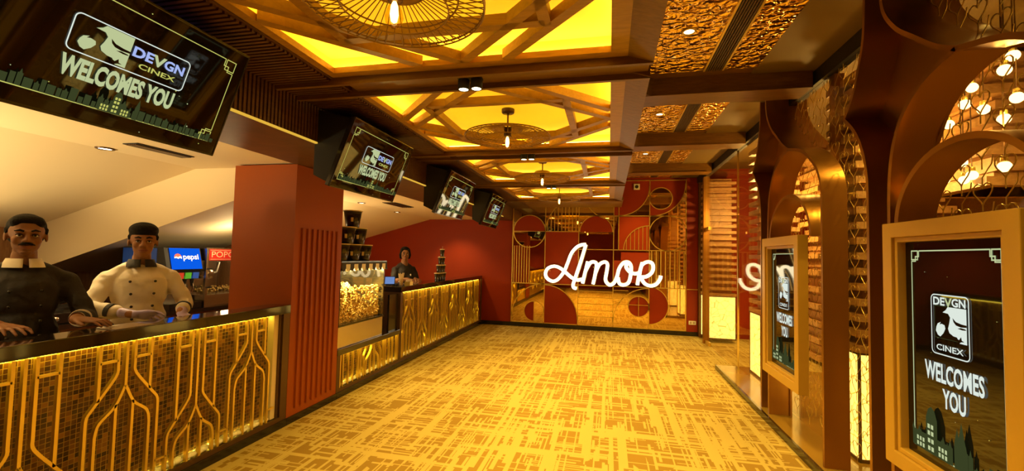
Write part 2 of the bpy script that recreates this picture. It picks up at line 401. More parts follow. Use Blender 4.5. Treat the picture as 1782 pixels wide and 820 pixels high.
# ------------------------------------------------------------------ light trays of the ceiling
FAR = [2.21+1.86*k for k in range(4)]
TX = -.79; HX = .79; TL = 1.53
def make_tray():
    F = FAR[0]; Nn = F-TL; Yc = F-TL/2
    t = thing('ceiling_light_tray', (TX, Yc, 2.541), 'nearest glowing yellow ceiling tray with crossed timber lattice', 'ceiling light', 'glowing lattice trays in the ceiling')
    z0 = 2.541
    m = MB()
    m.box((TX-HX-.065, Nn-.07, z0), (TX-HX, F+.06, z0+.034)); m.box((TX+HX, Nn-.07, z0), (TX+HX+.085, F+.06, z0+.034))
    m.box((TX-HX, F, z0), (TX+HX, F+.06, z0+.034)); m.box((TX-HX, Nn-.07, z0), (TX+HX, Nn, z0+.034))
    m.build('frame', MT['wood'], t)
    m = MB().prism([(.085, z0), (.212, z0-.04), (.212, 3.15), (.16, 3.15), (.16, 2.62), (.085, 2.58)], 'y', Nn-.09, F+.085)
    m.build('side_fascia', MT['beam'], t)
    m = MB()
    def bar(a, b, w=.052):
        m.flat([a, b], w, .052, lambda u, v, q: (TX+u, Yc+v, z0+.001+q))
    hy = TL/2
    for sx in (1, -1):
        for sy in (1, -1):
            bar((0, sy*hy), (sx*HX, 0)); bar((sx*.245, sy*hy), (sx*HX, sy*.19))
    for s_ in (1, -1):
        bar((s_*.5, -.46), (s_*.5, .46)); bar((-.5, s_*.44), (.5, s_*.44))
    m.build('lattice', MT['wood'], t)
    m = MB().box((TX-HX-.065, Nn-.07, 2.655), (TX+HX+.085, F+.06, 2.67))
    m.box((TX-HX-.065, Nn-.07, 2.574), (TX-HX-.062, F+.06, 2.655)).box((TX+HX+.082, Nn-.07, 2.574), (TX+HX+.085, F+.06, 2.655))
    m.box((TX-HX-.062, Nn-.07, 2.574), (TX+HX+.082, Nn-.067, 2.655)).box((TX-HX-.062, F+.057, 2.574), (TX+HX+.082, F+.06, 2.655))
    m.build('light_panel', MT['panel'], t)
    m = MB()
    for a, b in (((TX-HX-.055, Nn-.05), (TX-HX-.035, F+.045)), ((TX+HX+.04, Nn-.05), (TX+HX+.06, F+.045)),
                 ((TX-HX, F+.03), (TX+HX, F+.05)), ((TX-HX, Nn-.06), (TX+HX, Nn-.04))):
        m.box((*a, z0+.036), (*b, z0+.044))
    m.build('led_strip', MT['led'], t)
    return t
tray = make_tray()
names = ['nearest glowing yellow ceiling tray, the large one cut by the top of the picture',
         'second glowing yellow lattice ceiling tray, counted from the camera, above the second television',
         'third glowing yellow lattice ceiling tray, counted from the camera',
         'small far glowing ceiling tray just in front of the mirrored wall']
tray['label'] = names[0]
for k in range(1, 4): copy_tree(tray, (TX, FAR[k]-TL/2, 2.541), names[k])
copy_tree(tray, (TX, FAR[0]-1.86-TL/2, 2.541), 'glowing ceiling tray overhead behind the camera, seen only in the mirrors')
# cross beams and fillers between the trays
n = 4
for k in range(-1, 4):
    F = FAR[0]+1.86*k
    m = MB().box((-2.03, F+.06, 2.497), (.212, F+.085, 2.62))
    if k < 3: m.box((-2.03, F+.255, 2.497), (.212, F+.28, 2.62)).box((-1.58, F+.085, 2.53), (.2, F+.255, 2.60)).box((-2.03, F+.085, 2.59), (-1.58, F+.255, 2.62))
    struct('trim_%d' % n, m, MT['beam']); n += 1

# pendant lamps: flat wire hats with a filament bulb
def make_pendant():
    c = (TX, FAR[0]-TL/2)
    t = thing('pendant_lamp', (c[0], c[1], 2.655), 'round wire pendant', 'pendant lamp', 'wire pendants under the ceiling trays')
    MB().lathe((*c, 0), [(.052, 2.655), (.052, 2.63), (.045, 2.622), (.0001, 2.622)], 20).build('canopy', MT['brown'], t)
    MB().tube([(*c, 2.625), (*c, 2.50)], .007, 8).build('rod', MT['brown'], t)
    MB().lathe((*c, 0), [(.026, 2.505), (.03, 2.49), (.03, 2.44), (.022, 2.435), (.0001, 2.435)], 16).build('socket', MT['brown'], t)
    m = MB()
    m.lathe((*c, 0), [(.03, 2.525), (.085, 2.522), (.112, 2.498), (.118, 2.492), (.108, 2.490), (.08, 2.512), (.03, 2.515)], 28, cap=False)
    def ring(r, z, w): m.tube([(c[0]+r*math.cos(2*PI*k/56), c[1]+r*math.sin(2*PI*k/56), z) for k in range(56)], w, 6, closed=True)
    ring(.335, 2.440, .0045); ring(.335, 2.425, .0035); ring(.235, 2.462, .004); ring(.115, 2.492, .004); ring(.20, 2.415, .0035)
    for k in range(52):
        a = 2*PI*k/52; ca, sa = math.cos(a), math.sin(a)
        m.tube([(c[0]+r*ca, c[1]+r*sa, z) for r, z in ((.112, 2.494), (.235, 2.464), (.335, 2.440), (.337, 2.426), (.20, 2.415))], .0022, 4)
    m.build('wire_shade', MT['wire'], t)
    m = MB().lathe((*c, 0), [(.014, 2.437), (.018, 2.425), (.030, 2.395), (.034, 2.375), (.030, 2.355), (.018, 2.341), (.0001, 2.338)], 20)
    b_ = m.build('bulb', MT['bulbglass'], t)
    MB().lathe((*c, 0), [(.006, 2.437), (.013, 2.42), (.016, 2.385), (.011, 2.36), (.0001, 2.352)], 12).build('filament', MT['bulb'], b_)
    return t
pen = make_pendant()
pn = ['large wire pendant lamp with glowing filament bulb, cut by the top of the picture', 'wire pendant lamp hanging in the second ceiling tray, above the mirrored sign',
      'small wire pendant lamp hanging in the third ceiling tray', 'smallest wire pendant lamp, in the far ceiling tray before the mirrored wall']
pen['label'] = pn[0]
for k in range(1, 4): copy_tree(pen, (TX, FAR[k]-TL/2, 2.655), pn[k])

def spot(loc, target, power, size=70, blend=.8, col=(1, .68, .15), r=.03):
    l = bpy.data.lights.new('spot lamp', 'SPOT'); l.energy = power*1.2; l.spot_size = math.radians(size); l.spot_blend = blend
    l.color = col; l.shadow_soft_size = r
    o = bpy.data.objects.new('spot_lamp', l); COL.objects.link(o); o.location = loc
    o.rotation_euler = (Vector(target)-Vector(loc)).to_track_quat('-Z', 'Y').to_euler()
    return o

# twin surface spotlights between the trays
def make_twin():
    y = FAR[0]+.17
    t = thing('twin_spotlight', (-.80, y, 2.53), 'pair of short black cylinder spotlights', 'spotlight', 'twin spotlights between the ceiling trays')
    MB().box((-.87, y-.03, 2.52), (-.73, y+.03, 2.53)).build('base_plate', MT['blackmat'], t)
    for dx in (-.039, .039):
        h = MB().lathe((-.80+dx, y, 0), [(.034, 2.521), (.034, 2.462), (.028, 2.462), (.028, 2.468), (.0001, 2.468)], 20).build('lamp_head', MT['blackmat'], t)
        MB().lathe((-.80+dx, y, 0), [(.0001, 2.464), (.027, 2.464)], 20).build('lens', MT['lampw'], h)
    return t
tw = make_twin()
tn = ['pair of lit black cylinder spotlights between the first and second ceiling trays', 'pair of small cylinder spotlights between the second and third ceiling trays',
      'tiny pair of cylinder spotlights between the third and far ceiling trays']
tw['label'] = tn[0]
for k in range(3):
    if k: copy_tree(tw, (-.80, FAR[k]+.17, 2.53), tn[k])
    for dx in (-.039, .039):
        spot((-.80+dx, FAR[k]+.17, 2.455), (-.55+dx*4, FAR[k]+.35, 0), 112, 122)
spot((-.80, FAR[0]-1.86+.17, 2.45), (-.35, FAR[0]-1.3, 0), 180, 100)

# ------------------------------------------------------------------ right ceiling: hammered gold between beams
struct('ceiling_right', MB().box((.16, Y0, 3.15), (1.72, YB, 3.2)), MT['beam'])
struct('ceiling_strip', MB().box((1.20, Y0, 3.138), (1.70, YB, 3.15)), MT['darkceil'])
gy = [(-.9, .22), (.62, 2.06), (2.48, 3.94), (4.50, 5.80), (6.36, 7.66), (8.2, 9.0)]
glab = ['hammered gold ceiling panel behind the camera', 'hammered gold ceiling panel overhead at the top edge of the picture', 'large hammered gold ceiling panel with lit downlight, above the near copper arch',
        'hammered gold ceiling panel between the first and second walnut beams', 'small hammered gold ceiling panel between the second and third walnut beams', 'last hammered gold ceiling strip at the mirrored wall']
vlab = ['black linear air grille behind the camera', 'black linear air grille at the top edge of the picture', 'long black linear air grille in the large gold ceiling panel',
        'black linear air grille between the first and second walnut beams', 'small black linear air grille between the second and third walnut beams', 'last black air grille stub at the mirrored wall']
dlab = ['downlight behind the camera', 'downlight overhead', 'lit round downlight in the large gold ceiling panel', 'lit round downlight in the gold panel behind the first walnut beam',
        'small lit downlight in the farthest gold panel', '']
for k, (a, b) in enumerate(gy):
    o = MB().box((.30, a, 3.128), (1.20, b, 3.15)).build('ceiling_panel', MT['gold']); tag(o, glab[k], 'ceiling panel', 'hammered gold ceiling panels')
    v = thing('air_grille', (.855, (a+b)/2, 3.12), vlab[k], 'air vent', 'linear air grilles in the gold ceiling')
    MB().box((.775, a, 3.118), (.79, b, 3.128)).box((.925, a, 3.118), (.94, b, 3.128)).build('frame', MT['brass'], v)
    m = MB()
    for q in range(7): m.box((.798+q*.018, a, 3.116), (.807+q*.018, b, 3.127))
    m.build('slats', MT['brown'], v)
    MB().box((.79, a, 3.1275), (.925, b, 3.1285)).build('backing', MT['blackmat'], v)
    if k in (2, 3, 4):
        y = [0, 0, 3.22, 5.05, 6.95][k]
        d = thing('downlight', (.54, y, 3.125), dlab[k], 'downlight', 'downlights in the gold ceiling')
        MB().lathe((.54, y, 0), [(.05, 3.13), (.05, 3.118), (.036, 3.116), (.034, 3.122)], 24, cap=False).build('trim_ring', MT['brass'], d)
        MB().lathe((.54, y, 0), [(.0001, 3.121), (.036, 3.121)], 24).build('lens', MT['lampw'], d)
    if k >= 1: spot((.54, [0, 1.35, 3.22, 5.05, 6.95, 8.6][k], 3.10), (.6, [0, 1.4, 3.3, 5.1, 7.0, 8.4][k], 0), 130, 95)
# walnut beams and rounded coffer corners
for k in range(-1, 4):
    a = FAR[0]+1.86*k+.03
    m = MB().box((.213, a, 2.99), (1.68, a+.28, 3.149))
    m.box((.213, a-.012, 2.985), (1.60, a+.05, 2.997))
    for yy, sg in ((a+.28, 1), (a+1.86, -1)):
        arc = [(.285+.13-.13*math.cos(PI/2*q/8), yy+sg*(.13-.13*math.sin(PI/2*q/8))) for q in range(9)]
        poly = [(.213, yy), (.213, yy+sg*.13)]+arc
        m.prism(poly, 'z', 2.99, 3.149)
    m.box((.213, a+.40, 2.99), (.285, a+1.74, 3.149))
    struct('trim_%d' % n, m, MT['beam']); n += 1
# header over the glazing
struct('trim_%d' % n, MB().box((1.702, Y0, 3.02), (1.78, YB, 3.29)), MT['blackmat']); n += 1

# ------------------------------------------------------------------ concession downlights and vents
dl = [(-3.90, 2.63, 'lit round downlight in the cream ceiling above the chefs'), (-3.80, 6.14, 'lit downlight in the cream ceiling above the popcorn buckets'), (-3.92, 7.55, 'lit downlight in the cream ceiling above the woman in black')]
def make_down(x, y, lab):
    z = 2.275
    d = thing('downlight', (x, y, z), lab, 'downlight', 'downlights in the cream ceiling')
    MB().lathe((x, y, 0), [(.062, z), (.062, z-.008), (.046, z-.010), (.044, z-.003)], 28, cap=False).build('trim_ring', MT['brown'], d)
    MB().lathe((x, y, 0), [(.0001, z-.004), (.046, z-.004)], 24).build('lens', MT['lampw'], d)
for x, y, lab in dl:
    xx = max(x, -3.93); make_down(xx, y, lab); spot((xx, y, 2.26), (xx-.05, y-.1, 0), 100, 84, col=(1, .70, .30))
for y in (.4, -1.5): spot((-3.7, y, 2.255), (-3.7, y, 0), 90, 140, col=(1, .70, .30))  # added downlights out of view, no fixture; they brighten the concession
spot((-3.2, 8.55, 2.255), (-3.2, 8.75, 0), 60, 110, col=(1, .70, .30))
spot((-3.6, 4.9, 2.255), (-3.5, 4.9, 0), 45, 120, col=(1, .70, .30))
for (x0, y0, x1, y1, lab) in ((-3.57, 2.52, -3.43, 2.98, 'dark slot air vent in the cream ceiling beside the nearest television'), (-3.42, 6.1, -3.20, 6.75, 'small dark air vent in the cream ceiling beyond the second television')):
    v = thing('air_vent', ((x0+x1)/2, (y0+y1)/2, 2.275), lab, 'air vent')
    MB().box((x0, y0, 2.268), (x1, y1, 2.2745)).build('backing', MT['blackmat'], v)
    m = MB()
    for q in range(5): m.box((x0+.02+q*(x1-x0-.04)/5, y0+.01, 2.262), (x0+.035+q*(x1-x0-.04)/5, y1-.01, 2.269))
    m.build('slats', MT['brown'], v)
o = MB().box((-2.026, -1, 2.505), (-2.016, 1.78, 2.515)).build('led_strip', MT['ledp']); tag(o, 'thin violet led strip along the slatted soffit above the nearest television', 'light strip')

def glow(loc, power, r=.08, col=(1, .66, .20)):  # bare point used as added fill, without a fixture
    l = bpy.data.lights.new('point fill', 'POINT'); l.energy = power; l.color = col; l.shadow_soft_size = r
    o = bpy.data.objects.new('point_fill', l); COL.objects.link(o); o.location = loc
spot((-4.6, .7, 1.15), (-4.45, 1.2, 2.27), 300, 118, .5, col=(1, .74, .34), r=.2); glow((-4.4, 5.6, 1.5), 80, .2, (1, .72, .32))  # added unseen uplighter and hidden point fill to brighten the cream ceiling
glow((-4.1, 4.1, 1.60), 9, .12, (1, .74, .36)); glow((-5.3, 2.5, 1.45), 9, .06, (1, .7, .3)); glow((-4.62, 4.55, 1.33), 2, .06, (1, .76, .4))  # first lights the machines from under the beam; other two are added fills
# ------------------------------------------------------------------ copper arches of the right wall
XC = 1.5
def arch_place(u, v, t): return (XC+t, u, v)
def make_arch(dy):
    t = thing('copper_arch', (1.58, 4.15+dy, .06), 'copper arch', 'arch', 'curved copper arches of the right wall')
    def loft(front, back, w, name, m_=MT['copper']):
        """ribbon of sheet: front edge and back edge curves as (x, y, z); w = sheet thickness (normal to the curve in y-z)"""
        mb = MB(); n_ = len(front); ins = []
        for i in range(n_):
            a = Vector(front[max(i-1, 0)][1:]); b = Vector(front[min(i+1, n_-1)][1:]); d = (b-a).normalized(); ins.append(Vector((-d.y, d.x))*w)
        vs = []
        for i in range(n_):
            f = front[i]; k = back[i]
            vs += [(f[0], f[1]+dy, f[2]), (k[0], k[1]+dy, k[2]), (k[0], k[1]+ins[i].x+dy, k[2]+ins[i].y), (f[0], f[1]+ins[i].x+dy, f[2]+ins[i].y)]
        fs = [(i*4+k, i*4+(k+1) % 4, (i+1)*4+(k+1) % 4, (i+1)*4+k) for i in range(n_-1) for k in range(4)]
        fs += [(0, 1, 2, 3), (4*n_-4, 4*n_-3, 4*n_-2, 4*n_-1)]
        mb.add(vs, fs, 0, True)
        o = mb.build(name, m_, t)
        e = o.modifiers.new('split', 'EDGE_SPLIT'); e.split_angle = math.radians(40)
        return o
    def depth(path, d0, d1):
        L = len(path); return [(XC+(d0+(d1-d0)*i/(L-1)), p[0], p[1]) for i, p in enumerate(path)]
    # main arch over the kiosk with the near shoulder
    near = [(3.56, .06), (3.56, 1.0), (3.56, 1.80), (3.565, 2.02), (3.60, 2.14), (3.69, 2.25), (3.88, 2.38), (4.14, 2.455)]
    far = [(4.14, 2.455), (4.33, 2.405), (4.48, 2.30), (4.575, 2.14), (4.615, 1.92), (4.62, 1.6), (4.62, 1.0), (4.62, .06)]
    nb = bez(near[2:], 6); path = [Vector(near[0]), Vector(near[1])]+nb
    loft([(XC, p.x, p.y) for p in path], [(XC+.16, p.x, p.y) for p in path], .026, 'near_ribbon')
    nb = bez(far[:6], 6); path = nb+[Vector(far[6]), Vector(far[7])]
    loft([(XC, p.x, p.y) for p in path], [(XC+.195, p.x, p.y) for p in path], .026, 'far_ribbon')
    # outer leg with the cusp on the far side and the sweep up to the neck
    leg = [(4.82, .06), (4.82, 1.0), (4.82, 1.85), (4.825, 2.02), (4.87, 2.19), (4.96, 2.34), (5.09, 2.46)]
    path = [Vector(leg[0]), Vector(leg[1])]+bez(leg[2:], 6)
    loft([(XC, p.x, p.y) for p in path], [(XC+.195, p.x, p.y) for p in path], -.024, 'outer_leg')
    sweep = bez([(5.09, 2.46), (5.0, 2.56), (4.93, 2.70), (4.87, 2.88), (4.85, 3.13)], 7)
    loft([(XC, p.x, p.y) for p in sweep], [(XC+.20, p.x, p.y) for p in sweep], .024, 'far_sweep')
    sn = bez([(4.14, 2.455), (4.27, 2.53), (4.42, 2.65), (4.56, 2.77), (4.67, 2.93), (4.70, 3.13)], 7)
    loft([(XC, p.x, p.y) for p in sn], [(XC+.36, p.x, p.y) for p in sn], .024, 'near_sweep')
    # lens-shaped web that closes the gap between the far sweep, the neck and the arch
    q = bez([(4.70, 3.13), (4.67, 2.93), (4.56, 2.77), (4.42, 2.65), (4.27, 2.53), (4.14, 2.455)], 5)+bez(far[:4], 5)
    q2 = bez([(4.85, 3.13), (4.87, 2.88), (4.93, 2.70), (5.0, 2.56), (5.09, 2.46), (4.96, 2.34), (4.87, 2.19), (4.80, 1.98)], 5)
    poly = [(p.x+dy, p.y) for p in q]+[(p.x+dy, p.y) for p in reversed(q2)]
    MB().prism(poly, 'x', XC+.19, XC+.205).build('web', MT['copper'], t)
    m = MB().box((XC+.175, 4.60+dy, .06), (XC+.19, 4.83+dy, 2.28)); m.build('leg_web', MT['copper'], t)
    # small arch standing on the kiosk
    r2 = [(4.13+.44*math.cos(PI*i/26), 1.70+.375*math.sin(PI*i/26)) for i in range(27)]
    loft([(XC-.01, p[0], p[1]) for p in r2], [(XC+.16, p[0], p[1]) for p in r2], .03, 'small_arch')
    return t
def copy_arch(a, dy, lab): return copy_tree(a, (1.58, 4.15+dy, .06), lab)
ar = make_arch(0)
ar['label'] = 'farther copper arch with curling neck, standing round the small wall kiosk'
copy_arch(ar, -1.86, 'nearest copper arch, its big swept neck cut by the top of the picture')
copy_arch(ar, -3.72, 'copper arch beside the camera, outside the right edge')

# wall kiosks -----------------------------------------------------------
def gfx(place, W, H, items):
    """flat screen drawing: items of (kind, args, material index) in screen metres -> one mesh"""
    mb = MB(); layer = [0]
    def P(u, v): layer_z = .0006+layer[0]*.00012; return place(u, v, layer_z)
    for it in items:
        k = it[0]; mi = it[-1]
        if k == 'poly': mb.add([P(*p) for p in it[1]], [list(range(len(it[1])))], mi)
        elif k == 'rect': (a, b, c, d) = it[1]; mb.add([P(a, b), P(c, b), P(c, d), P(a, d)], [(0, 1, 2, 3)], mi)
        elif k == 'line':
            path, w, closed = it[1], it[2], it[3]; L = []; R = []; n_ = len(path)
            for i in range(n_):
                p = Vector(path[i]); a = Vector(path[i-1] if (closed or i) else path[0]); b = Vector(path[(i+1) % n_] if (closed or i < n_-1) else path[-1])
                d1 = (p-a).normalized() if (p-a).length > 1e-9 else (b-p).normalized(); d2 = (b-p).normalized() if (b-p).length > 1e-9 else d1
                nn = Vector((-d1.y, d1.x))+Vector((-d2.y, d2.x)); nn.normalize(); kk = w/2/max(.5, nn.dot(Vector((-d1.y, d1.x))))
                L.append(P(*(p+nn*kk))); R.append(P(*(p-nn*kk)))
            vs = L+R; mb.add(vs, [(i, (i+1) % n_, (i+1) % n_+n_, i+n_) for i in range(n_ if closed else n_-1)], mi)
        elif k == 'text':
            s_, x0, y0, w, h, bold = it[1]; vs, fs = text2d(s_, bold)
            mb.add([P(x0+p[0]*w, y0+p[1]*h) for p in vs], fs, mi)
        layer[0] += 1
    return mb
def rrect(x0, y0, x1, y1, r, n_=4):
    out = []
    for cx, cy, a0 in ((x1-r, y1-r, 0), (x0+r, y1-r, 90), (x0+r, y0+r, 180), (x1-r, y0+r, 270)):
        for i in range(n_+1):
            a = math.radians(a0+90*i/n_); out.append((cx+r*math.cos(a), cy+r*math.sin(a)))
    return out
def border(x0, y0, x1, y1, s, w, mi):
    it = [('line', [(x0+s, y1), (x1-s, y1)], w, False, mi), ('line', [(x0+s, y0), (x1-s, y0)], w, False, mi),
          ('line', [(x0, y0+s), (x0, y1-s)], w, False, mi), ('line', [(x1, y0+s), (x1, y1-s)], w, False, mi)]
    for cx, sx in ((x0, 1), (x1, -1)):
        for cy, sy in ((y0, 1), (y1, -1)):
            q = lambda a, b: (cx+sx*a*s, cy+sy*b*s)
            it += [('line', [q(0, 0), q(.85, 0), q(.85, .85), q(0, .85)], w, True, mi), ('line', [q(1, 0), q(1, .55), q(.55, .55), q(.55, 1), q(0, 1)], w, False, mi)]
    return it
def face(x0, y0, w, h, mi, dk):
    f = lambda L: [(x0+a*w, y0+b*h) for a, b in L]
    return [('poly', f([(.46, 1), (.40, .90), (.30, .82), (.47, .80), (.53, .70), (.50, .52), (.46, .36), (.50, .24), (.62, .17), (.72, .16), (.80, .0), (1, 0), (1, 1)]), mi),
            ('poly', f([(.60, .70), (.70, .60), (.86, .56), (1, .55), (1, .49), (.84, .47), (.70, .50), (.63, .58)]), dk),
            ('poly', f([(.74, .42), (.84, .455), (.96, .44), (1, .41), (.88, .395)]), dk),
            ('poly', f([(.66, .16), (.78, .10), (.84, .20), (.86, .10), (.93, .07), (.84, .05), (.78, .0), (.72, .06)]), dk),
            ('poly', f([(.10, .36), (.08, .24), (.14, .12), (.22, .08), (.32, .20), (.38, .34), (.36, .44), (.27, .47), (.20, .44), (.24, .52), (.14, .46)]), mi)]
def skyline(x0, x1, y, h, mi, md, seed):
    rnd = random.Random(seed); it = []; x = x0
    while x < x1:
        w = h*rnd.uniform(.14, .40); hh = h*rnd.uniform(.25, .75)
        it.append(('rect', (x, y, min(x+w*.9, x1), y+hh), md))
        k = rnd.random()
        if k < .4: it.append(('poly', [(x+w*.2, y+hh), (x+w*.7, y+hh), (x+w*.45, y+hh*1.35)], md))
        for a in range(3):
            for b in range(max(2, int(hh/h*7))):
                if rnd.random() < .6: it.append(('rect', (x+w*(.1+.27*a), y+hh*(b+.2)/max(2, int(hh/h*7)), x+w*(.1+.27*a)+w*.14, y+hh*(b+.65)/max(2, int(hh/h*7))), mi))
        x += w*1.05
    return it
def station(x, y, s, mi, md):
    it = [('rect', (x-.5*s, y, x+.5*s, y+.30*s), md), ('rect', (x-.14*s, y, x+.14*s, y+.62*s), md), ('poly', [(x-.14*s, y+.62*s), (x+.14*s, y+.62*s), (x+.08*s, y+.78*s), (x, y+.84*s), (x-.08*s, y+.78*s)], md),
          ('poly', [(x+.62*s, y), (x+.78*s, y), (x+.78*s, y+.45*s), (x+.70*s, y+.80*s), (x+.62*s, y+.45*s)], md)]
    for q in (-.45, -.36, -.27, .20, .29, .38):
        for r in (.04, .16): it.append(('rect', (x+q*s, y+r*s, x+(q+.055)*s, y+(r+.085)*s), mi))
    for r in (.06, .22, .38, .52):
        for q in (-.10, .0): it.append(('rect', (x+q*s, y+r*s, x+(q+.07)*s, y+(r+.09)*s), mi))
    for q in (-.46, -.3, .3, .46): it.append(('poly', [(x+(q-.04)*s, y+.30*s), (x+(q+.04)*s, y+.30*s), (x+q*s, y+.42*s)], md))
    return it
SM = [MT['s_green'], MT['s_white'], MT['s_blue'], MT['s_yel'], MT['s_dim'], MT['s_dark']]
def dots(W, H, seed, n_=14):
    r = random.Random(seed); it = []
    for i in range(n_):
        x, y, q = r.uniform(0, W), r.uniform(0, H), r.uniform(.0015, .0035)*W
        it.append(('poly', [(x+q*math.cos(PI*k/3), y+q*math.sin(PI*k/3)) for k in range(6)], 0 if i % 2 else 3))
    return it

def make_kiosk(dy, lab, full):
    y0, y1, z0, z1 = 3.75+dy, 4.545+dy, .49, 1.712
    t = thing('wall_kiosk', (1.50, (y0+y1)/2, z0), lab, 'digital sign', 'framed digital signs on the right wall')
    m = MB(); fw = .075
    pl_ = lambda u, v, q: (1.42+q, u, v)
    m.flat([(y0+fw/2, z0+fw/2), (y1-fw/2, z0+fw/2), (y1-fw/2, z1-fw/2), (y0+fw/2, z1-fw/2)], fw, .075, pl_, closed=True)
    m.flat([(y0+fw+.012, z0+fw+.012), (y1-fw-.012, z0+fw+.012), (y1-fw-.012, z1-fw-.012), (y0+fw+.012, z1-fw-.012)],   .024, .055, lambda u, v, q: (1.433+q, u, v), closed=True)
    m.build('frame', MT['kiosk'], t, bevel=.004)
    MB().box((1.48, y0+.05, z0+.05), (1.495, y1-.05, z1-.05)).build('housing', MT['blackmat'], t)
    a0, a1, b0, b1 = y0+fw+.024, y1-fw-.024, z0+fw+.024, z1-fw-.024
    sc_ = MB().box((1.470, a0, b0), (1.480, a1, b1)).build('screen', MT['screen'], t)
    W, H = a1-a0, b1-b0; G = lambda u, v, q: (1.470-q, a1-u, b0+v)
    e = .045; it = border(e, e, W-e, H-e, .05, .006, 0)+dots(W, H, 3+int(dy*10), 18)
    lx0, lx1, ly0, ly1 = .30*W, .66*W, .50*H, .76*H
    it += [('line', rrect(lx0, ly0, lx1, ly1, .02), .005, True, 1)]
    it += [('rect', (lx0+.02, ly0+.07*H, lx1-.02, ly1-.048*H), 4), ('rect', (lx0+.022, ly0+.072*H, lx1-.022, ly1-.050*H), 5)]
    it += face(lx0+.012, ly0+.066*H, lx1-lx0-.024, ly1-ly0-.115*H, 1, 5)
    it += [('text', ('DE', lx0+.014, ly1-.046*H, (lx1-lx0-.028)*.37, .036*H, .03), 1), ('text', ('V', lx0+.014+(lx1-lx0-.028)*.36, ly1-.050*H, (lx1-lx0-.028)*.24, .040*H, .03), 0), ('text', ('GN', lx0+.014+(lx1-lx0-.028)*.59, ly1-.046*H, (lx1-lx0-.028)*.41, .036*H, .03), 1), ('text', ('CINEX', lx0+.03, ly0+.018*H, lx1-lx0-.06, .026*H, .015), 1)]
    it += [('text', ('WELCOMES', .22*W, .375*H, .56*W, .085*H, .03), 1), ('text', ('YOU', .40*W, .27*H, .22*W, .085*H, .03), 1)]
    it += skyline(e+.03, .30*W, e+.005, .10*H, 4, 4, 5)+skyline(.60*W, W-e-.03, e+.005, .11*H, 4, 4, 8)+station(.30*W, e+.005, .42*W, 4, 4)+station(.31*W, e+.005, .36*W, 0, 4)
    gfx(G, W, H, it).build('screen_graphics', SM, sc_)
    MB().box((1.495, y0+.3, z1-.5), (1.60, y1-.3, z1-.2)).build('wall_bracket', MT['blackmat'], t)
    return t
make_kiosk(0, 'farther narrow looking ochre framed digital sign inside the small copper arch', 0)
make_kiosk(-1.86, 'nearest large ochre framed digital sign, cut by the bottom right of the picture', 1)

# glazing ---------------------------------------------------------------
GX = 1.732
wn = 1
for a, b in ((-2.9, -.9), (-.88, 1.1), (1.12, 3.24), (3.26, 5.05), (5.07, 6.5)):
    o = struct('window_%d' % wn, MB().box((GX, a, .062), (GX+.01, b, 3.02)), MT['glass']); wn += 1
    struct('trim_%d' % n, MB().box((GX-.004, b, .062), (GX+.014, b+.018, 3.02)), MT['brass']); n += 1
# glass door at the far end with its brass patch fittings
d = thing('door_1', (GX, 7.5, 0), 'frameless glass door with brass patch fittings at the far right', 'door'); d['kind'] = 'structure'
MB().box((GX, 6.52, .01), (GX+.01, 8.42, 3.0)).build('glass', MT['glass'], d)
MB().box((GX-.02, 8.22, 2.03), (GX+.03, 8.52, 2.09)).build('top_fitting', MT['brass'], d)
MB().box((GX-.02, 8.22, .0), (GX+.03, 8.52, .06)).build('bottom_fitting', MT['brass'], d)
struct('trim_%d' % n, MB().box((GX-.05, 8.46, 0), (GX+.05, 8.56, 3.02)), MT['copper']); n += 1
struct('trim_%d' % n, MB().box((1.73, YB-.14, 0), (1.80, YB, 3.02)), MT['beam']); n += 1
# copper mullions behind the glass at the near arch
for yy in (2.02, 3.9):
    struct('trim_%d' % n, MB().box((GX+.02, yy, .06), (GX+.09, yy+.09, 3.02)), MT['copper']); n += 1

# gilt hearts applied to the glass
def heart(cy, cz, s):
    pts = []
    for i in range(22):
        t_ = 2*PI*i/22
        pts.append((cy+s*.95*math.sin(t_)**3, cz+s*(.8125*math.cos(t_)-.3125*math.cos(2*t_)-.125*math.cos(3*t_)-.0625*math.cos(4*t_))))
    return pts
hn = 0
for (ya, yb, lab) in ((1.30, 3.22, 'gilt line pattern of hearts on the glass behind the nearest copper arch'), (3.28, 5.0, 'gilt line pattern of hearts on the glass behind the farther copper arch')):
    m = MB(); j = 0; y = ya+.06; hw = .0030 if ya < 2 else .0018
    while y < yb-.05:
        z = .14+(.11 if j % 2 else 0)
        while z < 2.9:
            h = heart(y, z+.06, .058)
            m.tube([(GX-.004, p[0], p[1]) for p in h], hw, 4, closed=True)
            m.tube([(GX-.004, y, z), (GX-.004, y, z-.05)], hw*.9, 4)
            m.tube([(GX-.004, y, z+.09), (GX-.004, y, z+.13), (GX-.004, y-.055, z+.19), (GX-.004, y-.062, z+.23)], hw*.9, 4)
            z += .22
        y += .125; j += 1
    o = m.build('heart_pattern', MT['brass']); tag(o, lab, 'window decoration', None, 'thing')

